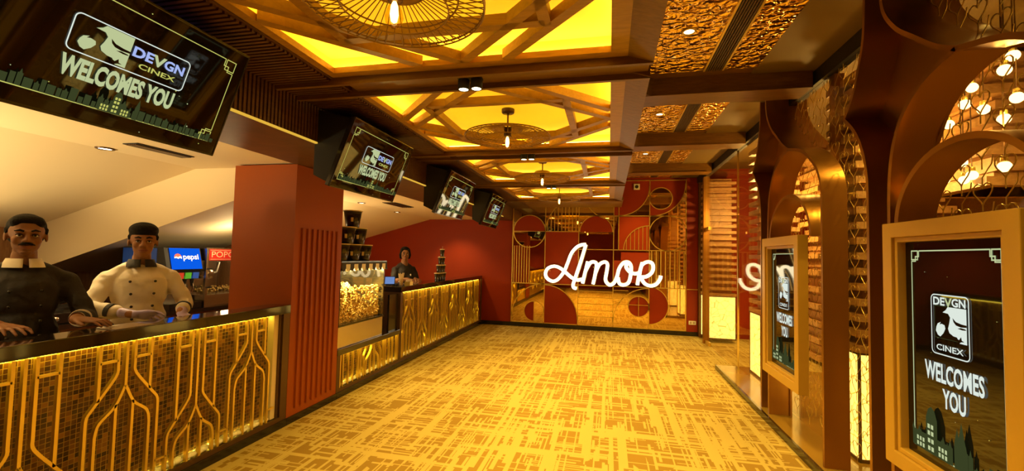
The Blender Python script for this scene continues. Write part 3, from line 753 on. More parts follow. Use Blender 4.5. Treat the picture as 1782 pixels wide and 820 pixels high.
# lanterns and stacked timber blocks behind the glass
def make_block(x0, y0, w, dd, lab, lab2):
    t = thing('floor_lantern', (x0+w/2, y0+dd/2, .06), lab, 'lantern', 'glowing box lanterns behind the glass')
    MB().box((x0, y0, .085), (x0+w, y0+dd, .83)).build('lit_box', MT['lantern'], t)
    m = MB()
    for a in (x0, x0+w):
        for b in (y0, y0+dd): m.box((a-.008, b-.008, .06), (a+.008, b+.008, .84))
    m.box((x0-.008, y0-.008, .06), (x0+w+.008, y0+dd+.008, .085)); m.box((x0-.012, y0-.012, .832), (x0+w+.012, y0+dd+.012, .845))
    m.build('frame', MT['brown'], t)
    m = MB(); z = .846; k = 0; r = random.Random(int(y0*10))
    while z < 2.99:
        if k % 2 == 0: m.box((x0-.01, y0-.01, z), (x0+w+.01, y0+dd+.01, z+.052))
        else: m.box((x0+.07, y0+.07, z), (x0+w-.05, y0+dd-.07, z+.062))
        z += .052 if k % 2 == 0 else .062; k += 1
    o = m.build('block_column', MT['slab']); tag(o, lab2, 'column', 'stacked timber columns behind the glass')
make_block(1.80, 3.70, .42, .42, 'tall glowing box lantern between the two copper arches', 'stacked timber block column on the lantern between the two copper arches')
make_block(1.83, 5.90, .42, .42, 'glowing box lantern half hidden behind the far copper arch', 'stacked timber block column just beyond the far copper arch')
make_block(1.76, 8.62, .50, .42, 'brightest glowing box lantern at the far right corner', 'wide stacked timber block column at the far right corner')
def make_wall_blocks(x0, y0, x1, y1, z0, lab):
    m = MB(); z = z0; k = 0
    while z < 3.2:
        s = .09*(k % 2); m.box((x0+s, y0+s*.3, z), (x1-s, y1-s*.3, z+.075)); z += .125; k += 1
    m.box((x0+.12, y0+.1, z0), (x1-.12, y1-.1, 3.2))
    o = m.build('block_column', MT['slab']); tag(o, lab, 'column', 'stacked timber columns behind the glass')
make_wall_blocks(2.95, 4.2, 4.1, 5.0, 2.15, 'broad stacked timber block pier seen through the nearest copper arch')
make_wall_blocks(3.0, 7.2, 3.9, 7.9, .06, 'broad stacked timber block pier deep behind the far glass')
make_wall_blocks(2.9, 5.5, 3.6, 6.2, .06, 'broad stacked timber block pier behind the farther copper arch')
# hanging globe bulbs behind the glass
bp = [(2.6, 3.81, 2.97), (2.6, 3.99, 2.86), (2.5, 3.40, 2.78), (2.6, 3.47, 2.90), (2.65, 3.88, 2.84), (2.55, 3.80, 2.69), (2.6, 3.71, 2.62), (2.6, 3.45, 2.61), (2.6, 3.55, 2.50), (2.6, 4.04, 2.61),
      (2.6, 3.92, 2.28), (2.65, 3.90, 2.18), (2.6, 4.10, 2.18), (2.5, 3.42, 2.15), (2.9, 4.35, 2.22), (2.3, 5.05, 2.48), (2.4, 5.1, 2.42), (2.5, 5.3, 2.3), (2.2, 7.0, 2.15), (2.3, 7.25, 2.2), (2.3, 7.5, 2.1), (2.35, 4.95, 2.28)]
for k, (x, y, z) in enumerate(bp):
    g = thing('globe_pendant', (x, y, 3.30), 'glowing globe bulb on a thin cord in the cluster inside the nearest copper arch' if y < 4.5 else 'small glowing globe bulb on a thin cord, seen just beyond the farther copper arch' if y < 6 else 'small glowing globe bulb on a thin cord behind the far glass door', 'pendant lamp', 'globe bulbs seen through the nearest arch' if y < 4.5 else 'globe bulbs beyond the farther arch' if y < 6 else 'globe bulbs behind the glass door')
    MB().tube([(x, y, 3.30), (x, y, z+.05)], .004, 5).build('cord', MT['brown'], g)
    MB().lathe((x, y, 0), [(.018, z+.06), (.02, z+.03), (.0001, z+.028)], 10).build('socket', MT['brass'], g)
    MB().sphere((x, y, z), .036, 12, 8).build('globe', MT['globe'], g)

# ------------------------------------------------------------------ mirrored wall art at the end
YM = YB-.012
wa = thing('mirror_mural', (-.26, YB, .09), 'bronze mirror and red panel wall art of arcs and discs with brass strips', 'wall art')
MB().box((-2.02, YM, .09), (1.50, YB-.001, 3.10)).build('mirror', MT['mirror'], wa)
C_ = [-2.02, -1.315, -.61, .10, .805, 1.50]; R_ = [.09, .92, 1.665, 2.365, 3.10]
def disc(cx, cz, r, a0=0, a1=360, n_=40): return [(cx+r*math.cos(math.radians(a0+(a1-a0)*i/n_)), cz+r*math.sin(math.radians(a0+(a1-a0)*i/n_))) for i in range(n_+1)]
lay = [0]
def redp(poly, name='red_panel', mm=None):
    lay[0] += 1; d_ = .006+.0006*(lay[0] % 5)
    MB().prism(poly, 'y', YM-d_, YM+.002).build(name, mm or MT['red'], wa)
def rect(a, b, c, d): return [(a, b), (c, b), (c, d), (a, d)]
redp(rect(C_[1], R_[1], C_[2], 2.03))
redp(disc(C_[1]-.70+.705, .20, .70, 0, 90)+[(C_[1], .20), (C_[1], .09), (C_[2], .09), (C_[2], .20)][0:0]+[(C_[1]+.005, .20)])
redp(rect(C_[1], .095, C_[2], .20))
redp(disc(-1.66, 2.03, .345, 0, 180)); redp(disc(-1.53, .335, .21, 90, 270))
redp(rect(C_[0], R_[1], -1.70, 1.72))
redp(disc(-.255, 2.03, .335, 0, 180)); redp([(C_[2], 2.03), (-.255, 2.03), (-.255, 2.04), (C_[2], 2.04)])
redp(rect(.20, R_[2], C_[4], R_[3]-.02))
redp(rect(.20, R_[3], .30, 3.10)+[]); redp([(.20, 3.10), (.20, R_[3])]+disc(.20, 2.97, .60, -90, 0, 24)+[(.80, 3.10)])
redp([(C_[4], 3.10), (C_[4], R_[3])]+disc(C_[4]+.03, 3.02, .655, -90, 0, 24)+[(1.49, 3.10)])
redp(rect(.105, 1.0, .805, 1.45)); redp([(.25, 1.45), (.25, 1.62), (.805, 1.62), (.805, 1.45)])
redp(disc(.80, .56, .375, -90, 90)); redp(disc(.605, .53, .205))
redp(rect(C_[2], 2.37, .20, 3.1) if False else rect(.105, R_[3], .20, 3.10))
# mirror discs over the red
for cx, cz, r in ((1.02, 2.72, .22), (1.155, 2.015, .355)):
    redp(disc(cx, cz, r), 'mirror_disc', MT['mirror'])
redp([(C_[4], R_[2])]+disc(C_[4]-.005, R_[2], .50, 90, 180, 20), 'mirror_quarter', MT['mirror'])
m = MB()
def strip(path, w=.016, closed=False): m.flat(path, w, .016, lambda u, v, q: (u, YM-.018+q, v), closed=closed)
for k, x in enumerate(C_):
    strip([(x, .09), (x, 3.10)])
strip([(.20, R_[2]), (.20, 3.10)])
for a, b, z in ((0, 5, .92), (2, 5, 1.665), (2, 5, 2.365), (1, 2, 2.03), (0, 5, 3.09), (0, 5, .098)): strip([(C_[a], z), (C_[b], z)])
strip(disc(-1.66, 2.03, .345), closed=False); strip([(-2.0, 2.03), (-1.315, 2.03)], .01)
strip(disc(C_[2], 2.03, .70, 90, 180)); strip(disc(-.255, 2.03, .335, 0, 180)); strip(disc(.10, 2.90, .62, 180, 270))
strip(disc(C_[1], .20, .70, 0, 90)); strip(disc(-1.315, .22, .70, 90, 180)); strip(disc(-1.53, .335, .21)); strip([(-1.53, .125), (-1.53, .545)], .01)
strip(disc(.20, 2.97, .60, -90, 0)); strip(disc(C_[4]+.03, 3.02, .655, -90, 0)); strip(disc(1.02, 2.72, .22)); strip(disc(1.155, 2.015, .355)); strip(disc(C_[4]-.005, R_[2], .50, 90, 180))
strip(disc(.80, .56, .375, -90, 90)); strip(disc(.605, .53, .205)); strip([(.605, .33), (.605, .73)], .01); strip([(.105, .56), (.805, .56)], .01)
strip(disc(.805, .20, .70, 90, 180))
for k in range(7): strip([(-1.98+k*.055, .92), (-1.98+k*.055, 1.72)], .012)
for k in range(9):
    x = C_[2]-.06-k*.075; z = 2.03+math.sqrt(max(0, .49-(x-C_[2])**2)); strip([(x, 2.03), (x, z)], .012)
for k in range(6):
    x = C_[4]-.05-k*.08; z = R_[2]+math.sqrt(max(.001, .25-(x-C_[4])**2)); strip([(x, R_[2]), (x, z)], .012)
for k in range(8): strip([(.85+k*.088, .92), (.85+k*.088, 1.655)], .02)
for k in range(5): strip([(C_[2], .80-k*.13), (C_[3], .80-k*.13)], .012)
for k in range(4): strip([(.105, .84-k*.08), (.40-k*.05, .84-k*.08)], .010)
m.build('brass_strips', MT['brass'], wa)
struct('trim_%d' % n, MB().box((1.50, YB-.02, .085), (1.72, YB-.001, 3.12)), MT['red']); n += 1
o = MB().box((1.52, YB-.026, .905), (1.72, YB-.02, .920)).build('brass_rail', MT['brass']); tag(o, 'thin brass rail on the red strip right of the mirrored wall', 'trim')
s_ = thing('wall_socket', (1.61, YB-.02, .25), 'small white double wall socket low at the far right of the red wall', 'socket')
MB().box((1.555, YB-.03, .225), (1.69, YB-.0205, .30)).build('plate', MT['white'], s_, bevel=.003)
MB().box((1.575, YB-.033, .24), (1.61, YB-.0295, .285)).box((1.63, YB-.033, .24), (1.67, YB-.0295, .285)).build('switches', MT['paper'], s_)
s_ = thing('wall_speaker', (.545, YM-.01, 2.96), 'small white square sensor with round dark eye high on the red panel', 'sensor')
MB().box((.485, YM-.045, 2.90), (.605, YM-.010, 3.02)).build('housing', MT['white'], s_, bevel=.006)
MB().lathe((.545, 0, 2.96), [(.032, YM-.053), (.036, YM-.044)], 20, axis='y').build('eye', MT['blackmat'], s_)

# the neon word
seg = [[(-0.456, 1.766), (-0.545, 1.756), (-0.648, 1.702), (-0.749, 1.578), (-.82, 1.39), (-0.899, 1.191), (-1.019, 1.031), (-1.132, 0.983), (-1.248, 1.041), (-1.285, 1.145), (-1.234, 1.251), (-1.111, 1.299), (-0.988, 1.267), (-0.864, 1.175), (-0.741, 1.075), (-0.62, 1.027), (-0.517, 1.048)],
       [(-0.456, 1.76), (-0.541, 1.462), (-0.672, 1.043), (-0.704, 0.938), (-0.694, 0.869), (-0.634, 0.851)],
       [(-0.512, 0.962), (-0.468, 1.17), (-0.412, 1.413)],
       [(-0.46, 1.205), (-0.369, 1.38), (-0.284, 1.408), (-0.236, 1.357), (-0.256, 1.177), (-0.3, 0.953)],
       [(-0.256, 1.177), (-0.182, 1.35), (-0.082, 1.413), (-0.018, 1.372), (-0.027, 1.235), (-0.053, 1.064), (-0.018, 0.98), (0.049, 0.949), (0.123, 1.002), (0.179, 1.14), (0.218, 1.293), (0.3, 1.406), (0.398, 1.417), (0.448, 1.334), (0.441, 1.165), (0.402, 1.012), (0.305, 0.958), (0.222, 0.989), (0.196, 1.106)],
       [(0.398, 1.417), (0.35, 1.331), (0.416, 1.232), (0.514, 1.193), (0.612, 1.212)],
       [(0.573, 0.968), (0.612, 1.204), (0.666, 1.424)],
       [(0.612, 1.17), (0.651, 1.356), (0.755, 1.434), (0.851, 1.412), (0.876, 1.312), (0.837, 1.211), (0.741, 1.141), (0.637, 1.129)],
       [(0.637, 1.129), (0.71, 1.006), (0.823, 0.961), (0.934, 0.998), (1.005, 1.1), (1.02, 1.167)]]
sg_ = thing('neon_sign', (-.13, YM-.02, 1.30), 'white glowing neon word Amor in flowing script on the mirrored wall', 'neon sign')
m = MB(); mk = MB()
for s1 in seg:
    p = bez(s1, 6)
    m.tube([(q.x, YM-.10, q.y) for q in p], .031, 8)
    mk.tube([(q.x, YM-.062, q.y) for q in p], .040, 6)
mk.build('channel', MT['white'], sg_); m.build('tube', MT['neon'], sg_)
mk = MB()
for x, z in ((-.70, 1.55), (-1.2, 1.2), (-.30, 1.3), (.19, 1.2), (.85, 1.3), (.62, 1.1)): mk.lathe((x, 0, z), [(.01, YM-.07), (.01, YM-.004)], 8, axis='y')
mk.build('stand_offs', MT['brass'], sg_)

def glow(loc, power, r=.08, col=(1, .62, .16)):  # redefined with a warmer tint, still an added fill without fixture
    l = bpy.data.lights.new('point fill', 'POINT'); l.energy = power; l.color = col; l.shadow_soft_size = r
    o = bpy.data.objects.new('point_fill', l); COL.objects.link(o); o.location = loc
for q, pw in (((2.5, 3.4, 2.4), 30), ((2.4, 5.0, 2.35), 75), ((2.3, 7.4, 2.3), 95), ((3.4, 1.6, 2.4), 20)): glow(q, pw)  # added fills near the globes, brightening the room behind the glass
for x, y in ((2.35, 3.2), (2.3, 5.35), (2.45, 7.6), (3.6, 4.9), (3.4, 1.4)): spot((x, y, 3.2), (x, y, 0), 110, 120)  # added downward spots without fixtures, lifting the same dark interior
# ------------------------------------------------------------------ televisions under the bulkhead
TVW, TVH = .92, .52
tdir = Vector((.19, 0, .485)).normalized()          # up along the tilted screen
tnor = Vector((tdir.z, 0, -tdir.x))                # out of the screen
B0 = Vector((-1.91, 0, 1.955))                    # lower edge
def make_tv(yc):
    t = thing('television', (-1.95, yc, 2.26), 'television', 'television', 'tilted televisions under the slatted soffit')
    def PL(u, v, q):  # u along y from the near end, v up, q out
        p = B0+tdir*v+tnor*q; return (p.x, yc-TVW/2+u, p.z)
    def slab(mb, u0, v0, u1, v1, q0, q1):
        vs = [PL(u0, v0, q0), PL(u1, v0, q0), PL(u1, v1, q0), PL(u0, v1, q0), PL(u0, v0, q1), PL(u1, v0, q1), PL(u1, v1, q1), PL(u0, v1, q1)]
        mb.add(vs, [(0, 3, 2, 1), (4, 5, 6, 7), (0, 1, 5, 4), (1, 2, 6, 5), (2, 3, 7, 6), (3, 0, 4, 7)])
    m = MB(); slab(m, 0, 0, TVW, TVH, -.035, -.004)
    for a in ((0, 0, TVW, .012), (0, TVH-.010, TVW, TVH), (0, 0, .009, TVH), (TVW-.009, 0, TVW, TVH)): slab(m, *a, -.004, .003)
    m.build('bezel', MT['black'], t, bevel=.003)
    m = MB(); slab(m, .008, .011, TVW-.008, TVH-.009, -.004, .0)
    sc_ = m.build('screen', MT['screen'], t)
    W, H = TVW, TVH
    it = border(.06*W, .125*H, .94*W, .88*H, .055, .0036, 3)+dots(W, H, 9, 12)
    x0, x1, y0_, y1_ = .275*W, .725*W, .46*H, .71*H
    it += [('line', rrect(x0, y0_, x1, y1_, .018), .004, True, 1)]
    it += face(x0+.012, y0_+.006, .19*W, y1_-y0_-.010, 0, 5)
    it += [('text', ('DE', x0+.47*(x1-x0), y0_+.48*(y1_-y0_), .185*(x1-x0), .30*(y1_-y0_), .035), 2), ('text', ('V', x0+.645*(x1-x0), y0_+.45*(y1_-y0_), .125*(x1-x0), .34*(y1_-y0_), .035), 0), ('text', ('GN', x0+.76*(x1-x0), y0_+.48*(y1_-y0_), .20*(x1-x0), .30*(y1_-y0_), .035), 2), ('text', ('CINEX', x0+.55*(x1-x0), y0_+.20*(y1_-y0_), .35*(x1-x0), .16*(y1_-y0_), .015), 3)]
    it += [('text', ('WELCOMES YOU', .275*W, .285*H, .43*W, .145*H, .045), 0)]
    it += skyline(.07*W, .93*W, .13*H, .13*H, 4, 4, 12)+station(.47*W, .13*H, .115*W, 3, 4)
    gfx(PL, W, H, it).build('screen_graphics', SM, sc_)
    # tilted housing that carries it on the bulkhead
    m = MB(); ya, yb = yc-TVW/2+.02, yc+TVW/2-.02
    a = B0+tdir*.02+tnor*-.035; b = B0+tdir*(TVH-.02)+tnor*-.035
    m.prism([(a.x, a.z), (b.x, b.z), (-2.028, 2.505), (-2.028, 2.277), (-2.05, 2.255), (a.x-.115, a.z+.055)], 'y', ya, yb)
    m.build('housing', MT['blackmat'], t)
    return t
TY = [1.293, 3.124, 5.01, 6.81]
tl = ['nearest and largest television, cut by the left edge of the picture', 'second television from the camera, hanging beside the terracotta pillar', 'third television from the camera, reflecting the neon word', 'farthest and smallest television, next to the mirrored wall']
tv = make_tv(TY[0]); tv['label'] = tl[0]
for k in range(1, 4): copy_tree(tv, (-1.95, TY[k], 2.26), tl[k])
c = thing('security_camera', (-1.96, 5.50, 1.93), 'small pale dome security camera hanging under the third television', 'camera')
MB().lathe((-2.08, 5.55, 0), [(.05, 2.258), (.055, 2.22), (.05, 2.20), (.035, 2.165), (.0001, 2.155)], 18).build('dome', MT['cream2'], c)
MB().sphere((-2.05, 5.535, 2.18), .022, 12, 8).build('lens', MT['blackmat'], c)

# ------------------------------------------------------------------ bar counters
def lattice_unit(mb, yc, low, z0, z1, pl_):
    s = -.26 if low else 0
    w = .015; d = .022
    def L(path): 
        # clip the path to z in [z0, z1]
        out = []
        P_ = [Vector(p) for p in path]
        for i in range(len(P_)):
            p = P_[i]
            if out or i: 
                q = P_[i-1]
                if (q.y-z0)*(p.y-z0) < 0: out.append(q.lerp(p, (z0-q.y)/(p.y-q.y)))
                if (q.y-z1)*(p.y-z1) < 0: out.append(q.lerp(p, (z1-q.y)/(p.y-q.y)))
            if z0-1e-6 <= p.y <= z1+1e-6: out.append(p)
        if len(out) > 1: mb.flat(out, w, d, pl_)
    T, Bm = .955, .09
    L([(yc, T), (yc, .70+s)])
    for g in (-1, 1):
        L([(yc+g*.002, .70+s)]+[tuple(p) for p in bez([(yc+g*.004, .70+s), (yc+g*.05, .60+s), (yc+g*.125, .53+s), (yc+g*.143, .46+s)], 5)]+[(yc+g*.143, Bm)])
        L([(yc+g*.045, .61+s), (yc+g*.045, Bm)])
        L([(yc+g*.045, T)]+[tuple(p) for p in bez([(yc+g*.045, .82+s), (yc+g*.055, .765+s), (yc+g*.15, .635+s), (yc+g*.185, .585+s), (yc+g*.19, .53+s)], 4)]+[(yc+g*.19, Bm)])
        L([(yc+g*.137, T), (yc+g*.137, .65+s)])
        if z1 > .9: mb.flat([(yc+g*.045, .855), (yc+g*.137, .855)], w*.8, d, pl_)
    if z0 < .2: mb.flat([(yc+.19, .197), (yc+.263, .197)], w*.8, d, pl_)

def pebbles(y0, y1, z, lab):
    r = random.Random(int(y0*7)); m = MB(); y = y0
    while y < y1:
        for q in range(2):
            s = r.uniform(.018, .032)
            m.sphere((XL-.052+q*.022-.012+r.uniform(-.006, .006), y+r.uniform(-.01, .01), z+s*.5), (s*.8, s*1.2, s*.62), 8, 5)
        y += .034
    o = m.build('pebbles', MT['pebble']); tag(o, lab, 'pebbles', None, 'stuff')

PLC = lambda u, v, q: (XL-.030+q, u, v)
ct = thing('bar_counter', (-2.78, 1.2, 0), 'near bar counter with brown mosaic front and brass line lattice, before the two chefs', 'counter')
m = MB().box((-2.875, Y0+.05, .958), (XL+.004, 3.298, 1.03)); m.build('counter_top', MT['blackstone'], ct, bevel=.004)
m = MB().box((-2.70, Y0+.05, .06), (XL, 3.298, .095)).box((-2.70, 3.222, .095), (XL, 3.298, .958)).box((-2.70, Y0+.05, .095), (XL, Y0+.13, .958))
m.box((-2.87, 3.20, .06), (-2.70, 3.298, .958)).box((-2.87, Y0+.05, .06), (-2.70, 3.298, .085)); m.build('frame', MT['brown'], ct)
MB().box((-2.80, Y0+.1, .085), (-2.775, 3.20, .958)).build('mosaic', MT['mosaic'], ct)
MB().box((-2.775, 3.150, .095), (-2.715, 3.20, .957)).build('end_strip', MT['cream2'], ct)
m = MB()
k = 0
for i in range(-9, 3):
    yc = 2.0+.451*i; lattice_unit(m, yc, i in (-1, 1, -3, -5, -7), .095, .957, PLC)
m.build('lattice', MT['brass'], ct)
MB().box((-2.765, Y0+.15, .946), (-2.740, 3.19, .956)).box((-2.773, Y0+.15, .098), (-2.766, 3.19, .108)).build('led_strip', MT['ledc'], ct)
pebbles(.6, 3.14, .095, 'row of white pebbles along the foot of the near bar counter')
m = MB().box((-2.90, Y0+.1, .06), (-2.878, 3.29, .94)); m.build('back_panel', MT['blackmat'], ct)

c2 = thing('bar_counter', (-2.8, 7.0, 0), 'far bar counter with stepped lattice front running to the mirrored wall', 'counter')
m = MB().box((-2.98, 5.36, .975), (XL+.004, YB-.03, 1.05)).box((-3.2, 4.004, .43), (XL+.004, 5.36, .49)); m.build('counter_top', MT['blackstone'], c2, bevel=.004)
m = MB().box((-2.70, 4.004, .06), (XL, YB-.03, .095)).box((-2.70, 4.004, .095), (XL, 4.06, .43)).box((-2.70, 5.36, .095), (XL, 5.415, .975)).box((-2.70, YB-.11, .095), (XL, YB-.03, .975))
m.box((-2.98, 5.36, .49), (-2.70, 5.40, .975)).box((-3.0, 5.36, .06), (-2.97, YB-.03, .96)).box((-3.2, 4.004, .06), (-3.17, 5.36, .43)); m.build('frame', MT['brown'], c2)
MB().box((-2.80, 4.02, .085), (-2.775, 5.40, .43)).box((-2.80, 5.40, .085), (-2.775, YB-.10, .975)).build('mosaic', MT['mosaic'], c2)
m = MB()
for i in range(3): lattice_unit(m, 4.27+.445*i, i % 2 == 1, .095, .428, PLC)
for i in range(8): lattice_unit(m, 5.64+.455*i, i % 2 == 1, .095, .973, PLC)
m.build('lattice', MT['brass'], c2)
MB().box((-2.765, 5.43, .962), (-2.740, YB-.12, .973)).box((-2.773, 4.08, .098), (-2.766, YB-.12, .108)).box((-2.765, 4.08, .418), (-2.740, 5.35, .428)).build('led_strip', MT['ledc'], c2)
pebbles(4.08, YB-.13, .095, 'row of white pebbles along the foot of the far bar counter')
MB().box((-2.745, 5.12, .492), (-2.72, 5.356, .96)).build('side_panel', MT['black'], c2)

# popcorn display case on the low ledge
dc = thing('display_case', (-2.95, 4.5, .49), 'glowing popcorn display case on the low ledge behind the pillar', 'display case')
a, b = 4.03, 4.95
MB().box((-3.19, a, .491), (-2.715, b, .715)).build('steel_base', MT['steel'], dc, bevel=.004)
m = MB().box((-3.19, a, .715), (-2.70, b, .735)).box((-3.19, b-.02, .735), (-2.71, b, 1.33)).box((-3.19, a, .735), (-2.71, a+.02, 1.33)).box((-3.19, a, .735), (-3.17, b, 1.33))
m.box((-3.19, a, 1.385), (-2.695, b+.02, 1.40)).build('frame', MT['black'], dc)
MB().box((-2.712, a+.02, .735), (-2.704, b-.02, 1.33)).build('front_glass', MT['caseglass'], dc)
m = MB(); y = a; k = 0
while y < b+.015:
    m.prism([(y-.001, 1.385), (min(y+.076, b+.02), 1.385), (min(y+.072, b+.02), 1.325), (y+.06, 1.300), (y+.037, 1.292), (y+.014, 1.300), (y+.003, 1.325)], 'x', -2.708, -2.690, k % 2); y += .075; k += 1
m.box((-2.709, a, 1.368), (-2.689, b+.02, 1.386), 0)
m.build('striped_valance', [MT['blackmat'], MT['white']], dc)
MB().box((-2.80, a+.03, 1.310), (-2.74, b-.03, 1.322)).box((-3.1, a+.03, 1.36), (-2.75, b-.03, 1.37)).build('lamp', MT['case'], dc)
m = MB(); nx, ny = 12, 40; r = random.Random(5); vs = []
for i in range(nx+1):
    for j in range(ny+1):
        x = -3.165+i*.40/nx; y = a+.025+j*(b-a-.05)/ny
        h = 1.02+.14*math.sin((y-a)*5.2+.9)+.08*math.sin(x*9)+r.uniform(-.012, .012)
        vs.append((x, y, h))
top = len(vs); vs += [(p[0], p[1], .738) for p in vs]
W_ = ny+1
fs = [(i*W_+j, i*W_+j+1, (i+1)*W_+j+1, (i+1)*W_+j) for i in range(nx) for j in range(ny)]
fs += [(nx*W_+j, nx*W_+j+1, top+nx*W_+j+1, top+nx*W_+j) for j in range(ny)]+[(j+1, j, top+j, top+j+1) for j in range(ny)]
fs += [((i+1)*W_, i*W_, top+i*W_, top+(i+1)*W_) for i in range(nx)]+[(i*W_+ny, (i+1)*W_+ny, top+(i+1)*W_+ny, top+i*W_+ny) for i in range(nx)]
m.add(vs, fs, 0, True)
for i in range(260):
    x = r.uniform(-2.772, -2.755); y = r.uniform(a+.04, b-.04); m.sphere((x, y, r.uniform(.76, 1.12)), r.uniform(.010, .017), 6, 4)
o = m.build('popcorn', MT['popcorn']); tag(o, 'heap of yellow popcorn behind the glass of the display case', 'popcorn', None, 'stuff')

glow((-2.735, 4.27, 1.2), 11, .02, (1, .76, .22)); glow((-2.735, 4.7, 1.2), 11, .02, (1, .76, .22)); glow((-2.95, 4.5, 1.29), 14, .02, (1, .76, .22))  # added point fills inside the case to brighten the popcorn
# printed popcorn buckets on the case
def make_bucket(x, y, z):
    t = thing('popcorn_bucket', (x, y, z), 'bucket', 'bucket', 'black popcorn buckets stacked on the display case')
    MB().lathe((x, y, z), [(.070, 0), (.072, .006), (.098, .178), (.094, .178), (.070, .012), (.0001, .012)], 28).build('body', MT['bucket'], t)
    MB().lathe((x, y, z), [(.0975, .176), (.104, .178), (.104, .186), (.094, .186), (.0935, .178)], 28, cap=False).build('rim', MT['cream2'], t)
    m = MB()
    for k in range(4):
        a0 = .35+k*PI/2
        m.add([(x+(.0805+.0*j)*math.cos(a0+q*.05)*1.0, y+.0805*math.sin(a0+q*.05), z+.06) for j in (0,) for q in range(7)]+
              [(x+.0872*math.cos(a0+q*.05), y+.0872*math.sin(a0+q*.05), z+.105) for q in range(7)], [(q, q+1, q+8, q+7) for q in range(6)])
    m.build('print', MT['cream2'], t)
    return t
bz = 1.40
bl = [(-2.80, 4.60, bz, 'black popcorn bucket at the right end of the bottom row on the display case'), (-2.80, 4.375, bz, 'middle black popcorn bucket of the bottom row on the display case'),
      (-2.80, 4.15, bz, 'black popcorn bucket of the bottom row, cut by the pillar'), (-2.80, 4.48, bz+.187, 'right black popcorn bucket of the middle row on the display case'),
      (-2.80, 4.255, bz+.187, 'left black popcorn bucket of the middle row, cut by the pillar'), (-2.80, 4.36, bz+.374, 'single black popcorn bucket on top of the stack')]
b0 = make_bucket(*bl[0][:3]); b0['label'] = bl[0][3]
for q in bl[1:]: copy_tree(b0, q[:3], q[3])

# cups in a flat pyramid on the far counter
def make_cup(x, y, z):
    t = thing('paper_cup', (x, y, z), 'cup', 'cup', 'black paper cups in a pyramid')
    MB().lathe((x, y, z), [(.030, 0), (.031, .004), (.040, .118), (.037, .118), (.030, .008), (.0001, .008)], 18).build('body', MT['bucket'], t)
    MB().lathe((x, y, z), [(.0395, .116), (.046, .118), (.046, .128), (.034, .134), (.0001, .134)], 18).build('lid', MT['cream2'], t)
    return t
ord_ = ['leftmost', 'second from left', 'third from left', 'rightmost']
cup = None; rows = {4: 'bottom', 3: 'third', 2: 'second', 1: 'top'}
for rw, cnt in enumerate((4, 3, 2, 1)):
    for i in range(cnt):
        y = 7.02+(i-(cnt-1)/2)*.105+rw*.02; z = 1.05+rw*.1345
        pos_ = 'single' if cnt == 1 else (ord_[i] if i < cnt-1 else 'rightmost')
        lab = ('single lidded black paper cup at the peak of the cup pyramid' if cnt == 1 else '%s lidded black paper cup in the %s row of the cup pyramid' % (pos_, {4: 'bottom', 3: 'second', 2: 'third'}[cnt]))
        if cup is None: cup = make_cup(-2.80, y, z); cup['label'] = lab
        else: copy_tree(cup, (-2.80, y, z), lab)
o = MB().tube([(-2.80, 7.08, 1.585), (-2.797, 7.083, 1.63)], .004, 6).build('drinking_straw', MT['cream2']); tag(o, 'short pale straw sticking up from the topmost paper cup', 'straw')

# till, straw tumbler and little tub on the far counter
t = thing('till_monitor', (-2.93, 5.42, 1.05), 'tilted blue till screen at the near end of the far counter', 'monitor')
m = MB(); q0 = Vector((-2.93, 5.50, 1.075)); ux = Vector((.55, .35, 0)).normalized()*.55; uy = Vector((-.1, .25, .62)).normalized()*.6
nn = ux.cross(uy).normalized()
def TP(u, v, q): p = q0+ux*u+uy*v+nn*q; return tuple(p)
def tslab(mb, u0, v0, u1, v1, a_, b_):
    mb.add([TP(u0, v0, a_), TP(u1, v0, a_), TP(u1, v1, a_), TP(u0, v1, a_), TP(u0, v0, b_), TP(u1, v0, b_), TP(u1, v1, b_), TP(u0, v1, b_)], [(0, 3, 2, 1), (4, 5, 6, 7), (0, 1, 5, 4), (1, 2, 6, 5), (2, 3, 7, 6), (3, 0, 4, 7)])
tslab(m, -.13, -.02, .13, .18, -.03, 0); m.build('bezel', MT['black'], t)
m = MB(); tslab(m, -.115, -.005, .115, .165, 0, .002); m.build('screen', MT['pos'], t)
MB().box((-2.97, 5.47, 1.05), (-2.89, 5.58, 1.06)).box((-2.94, 5.515, 1.06), (-2.92, 5.535, 1.10)).build('stand', MT['blackmat'], t)
t = thing('straw_tumbler', (-2.76, 5.50, 1.05), 'glass tumbler of pale straws near the till', 'tumbler')
MB().lathe((-2.76, 5.50, 0), [(.034, 1.05), (.040, 1.15), (.037, 1.15), (.032, 1.056), (.0001, 1.056)], 18).build('glass', MT['caseglass'], t)
m = MB()
for k in range(11):
    a_ = k*2.4; m.tube([(-2.76+.015*math.cos(a_), 5.50+.015*math.sin(a_), 1.058), (-2.76+.036*math.cos(a_), 5.50+.036*math.sin(a_), 1.21+.01*(k % 3))], .005, 6)
m.build('straws', MT['cream2'], t)
t = thing('condiment_tub', (-2.75, 5.72, 1.05), 'small square ochre tub of sachets beside the straw tumbler', 'tub')
MB().prism([(-2.79, 5.67), (-2.71, 5.67), (-2.71, 5.77), (-2.79, 5.77)], 'z', 1.05, 1.10).build('tub', MT['brass'], t)
m = MB()
for k in range(5): m.box((-2.78, 5.68+k*.018, 1.08), (-2.72, 5.688+k*.018, 1.125))
m.build('sachets', MT['cream2'], t)

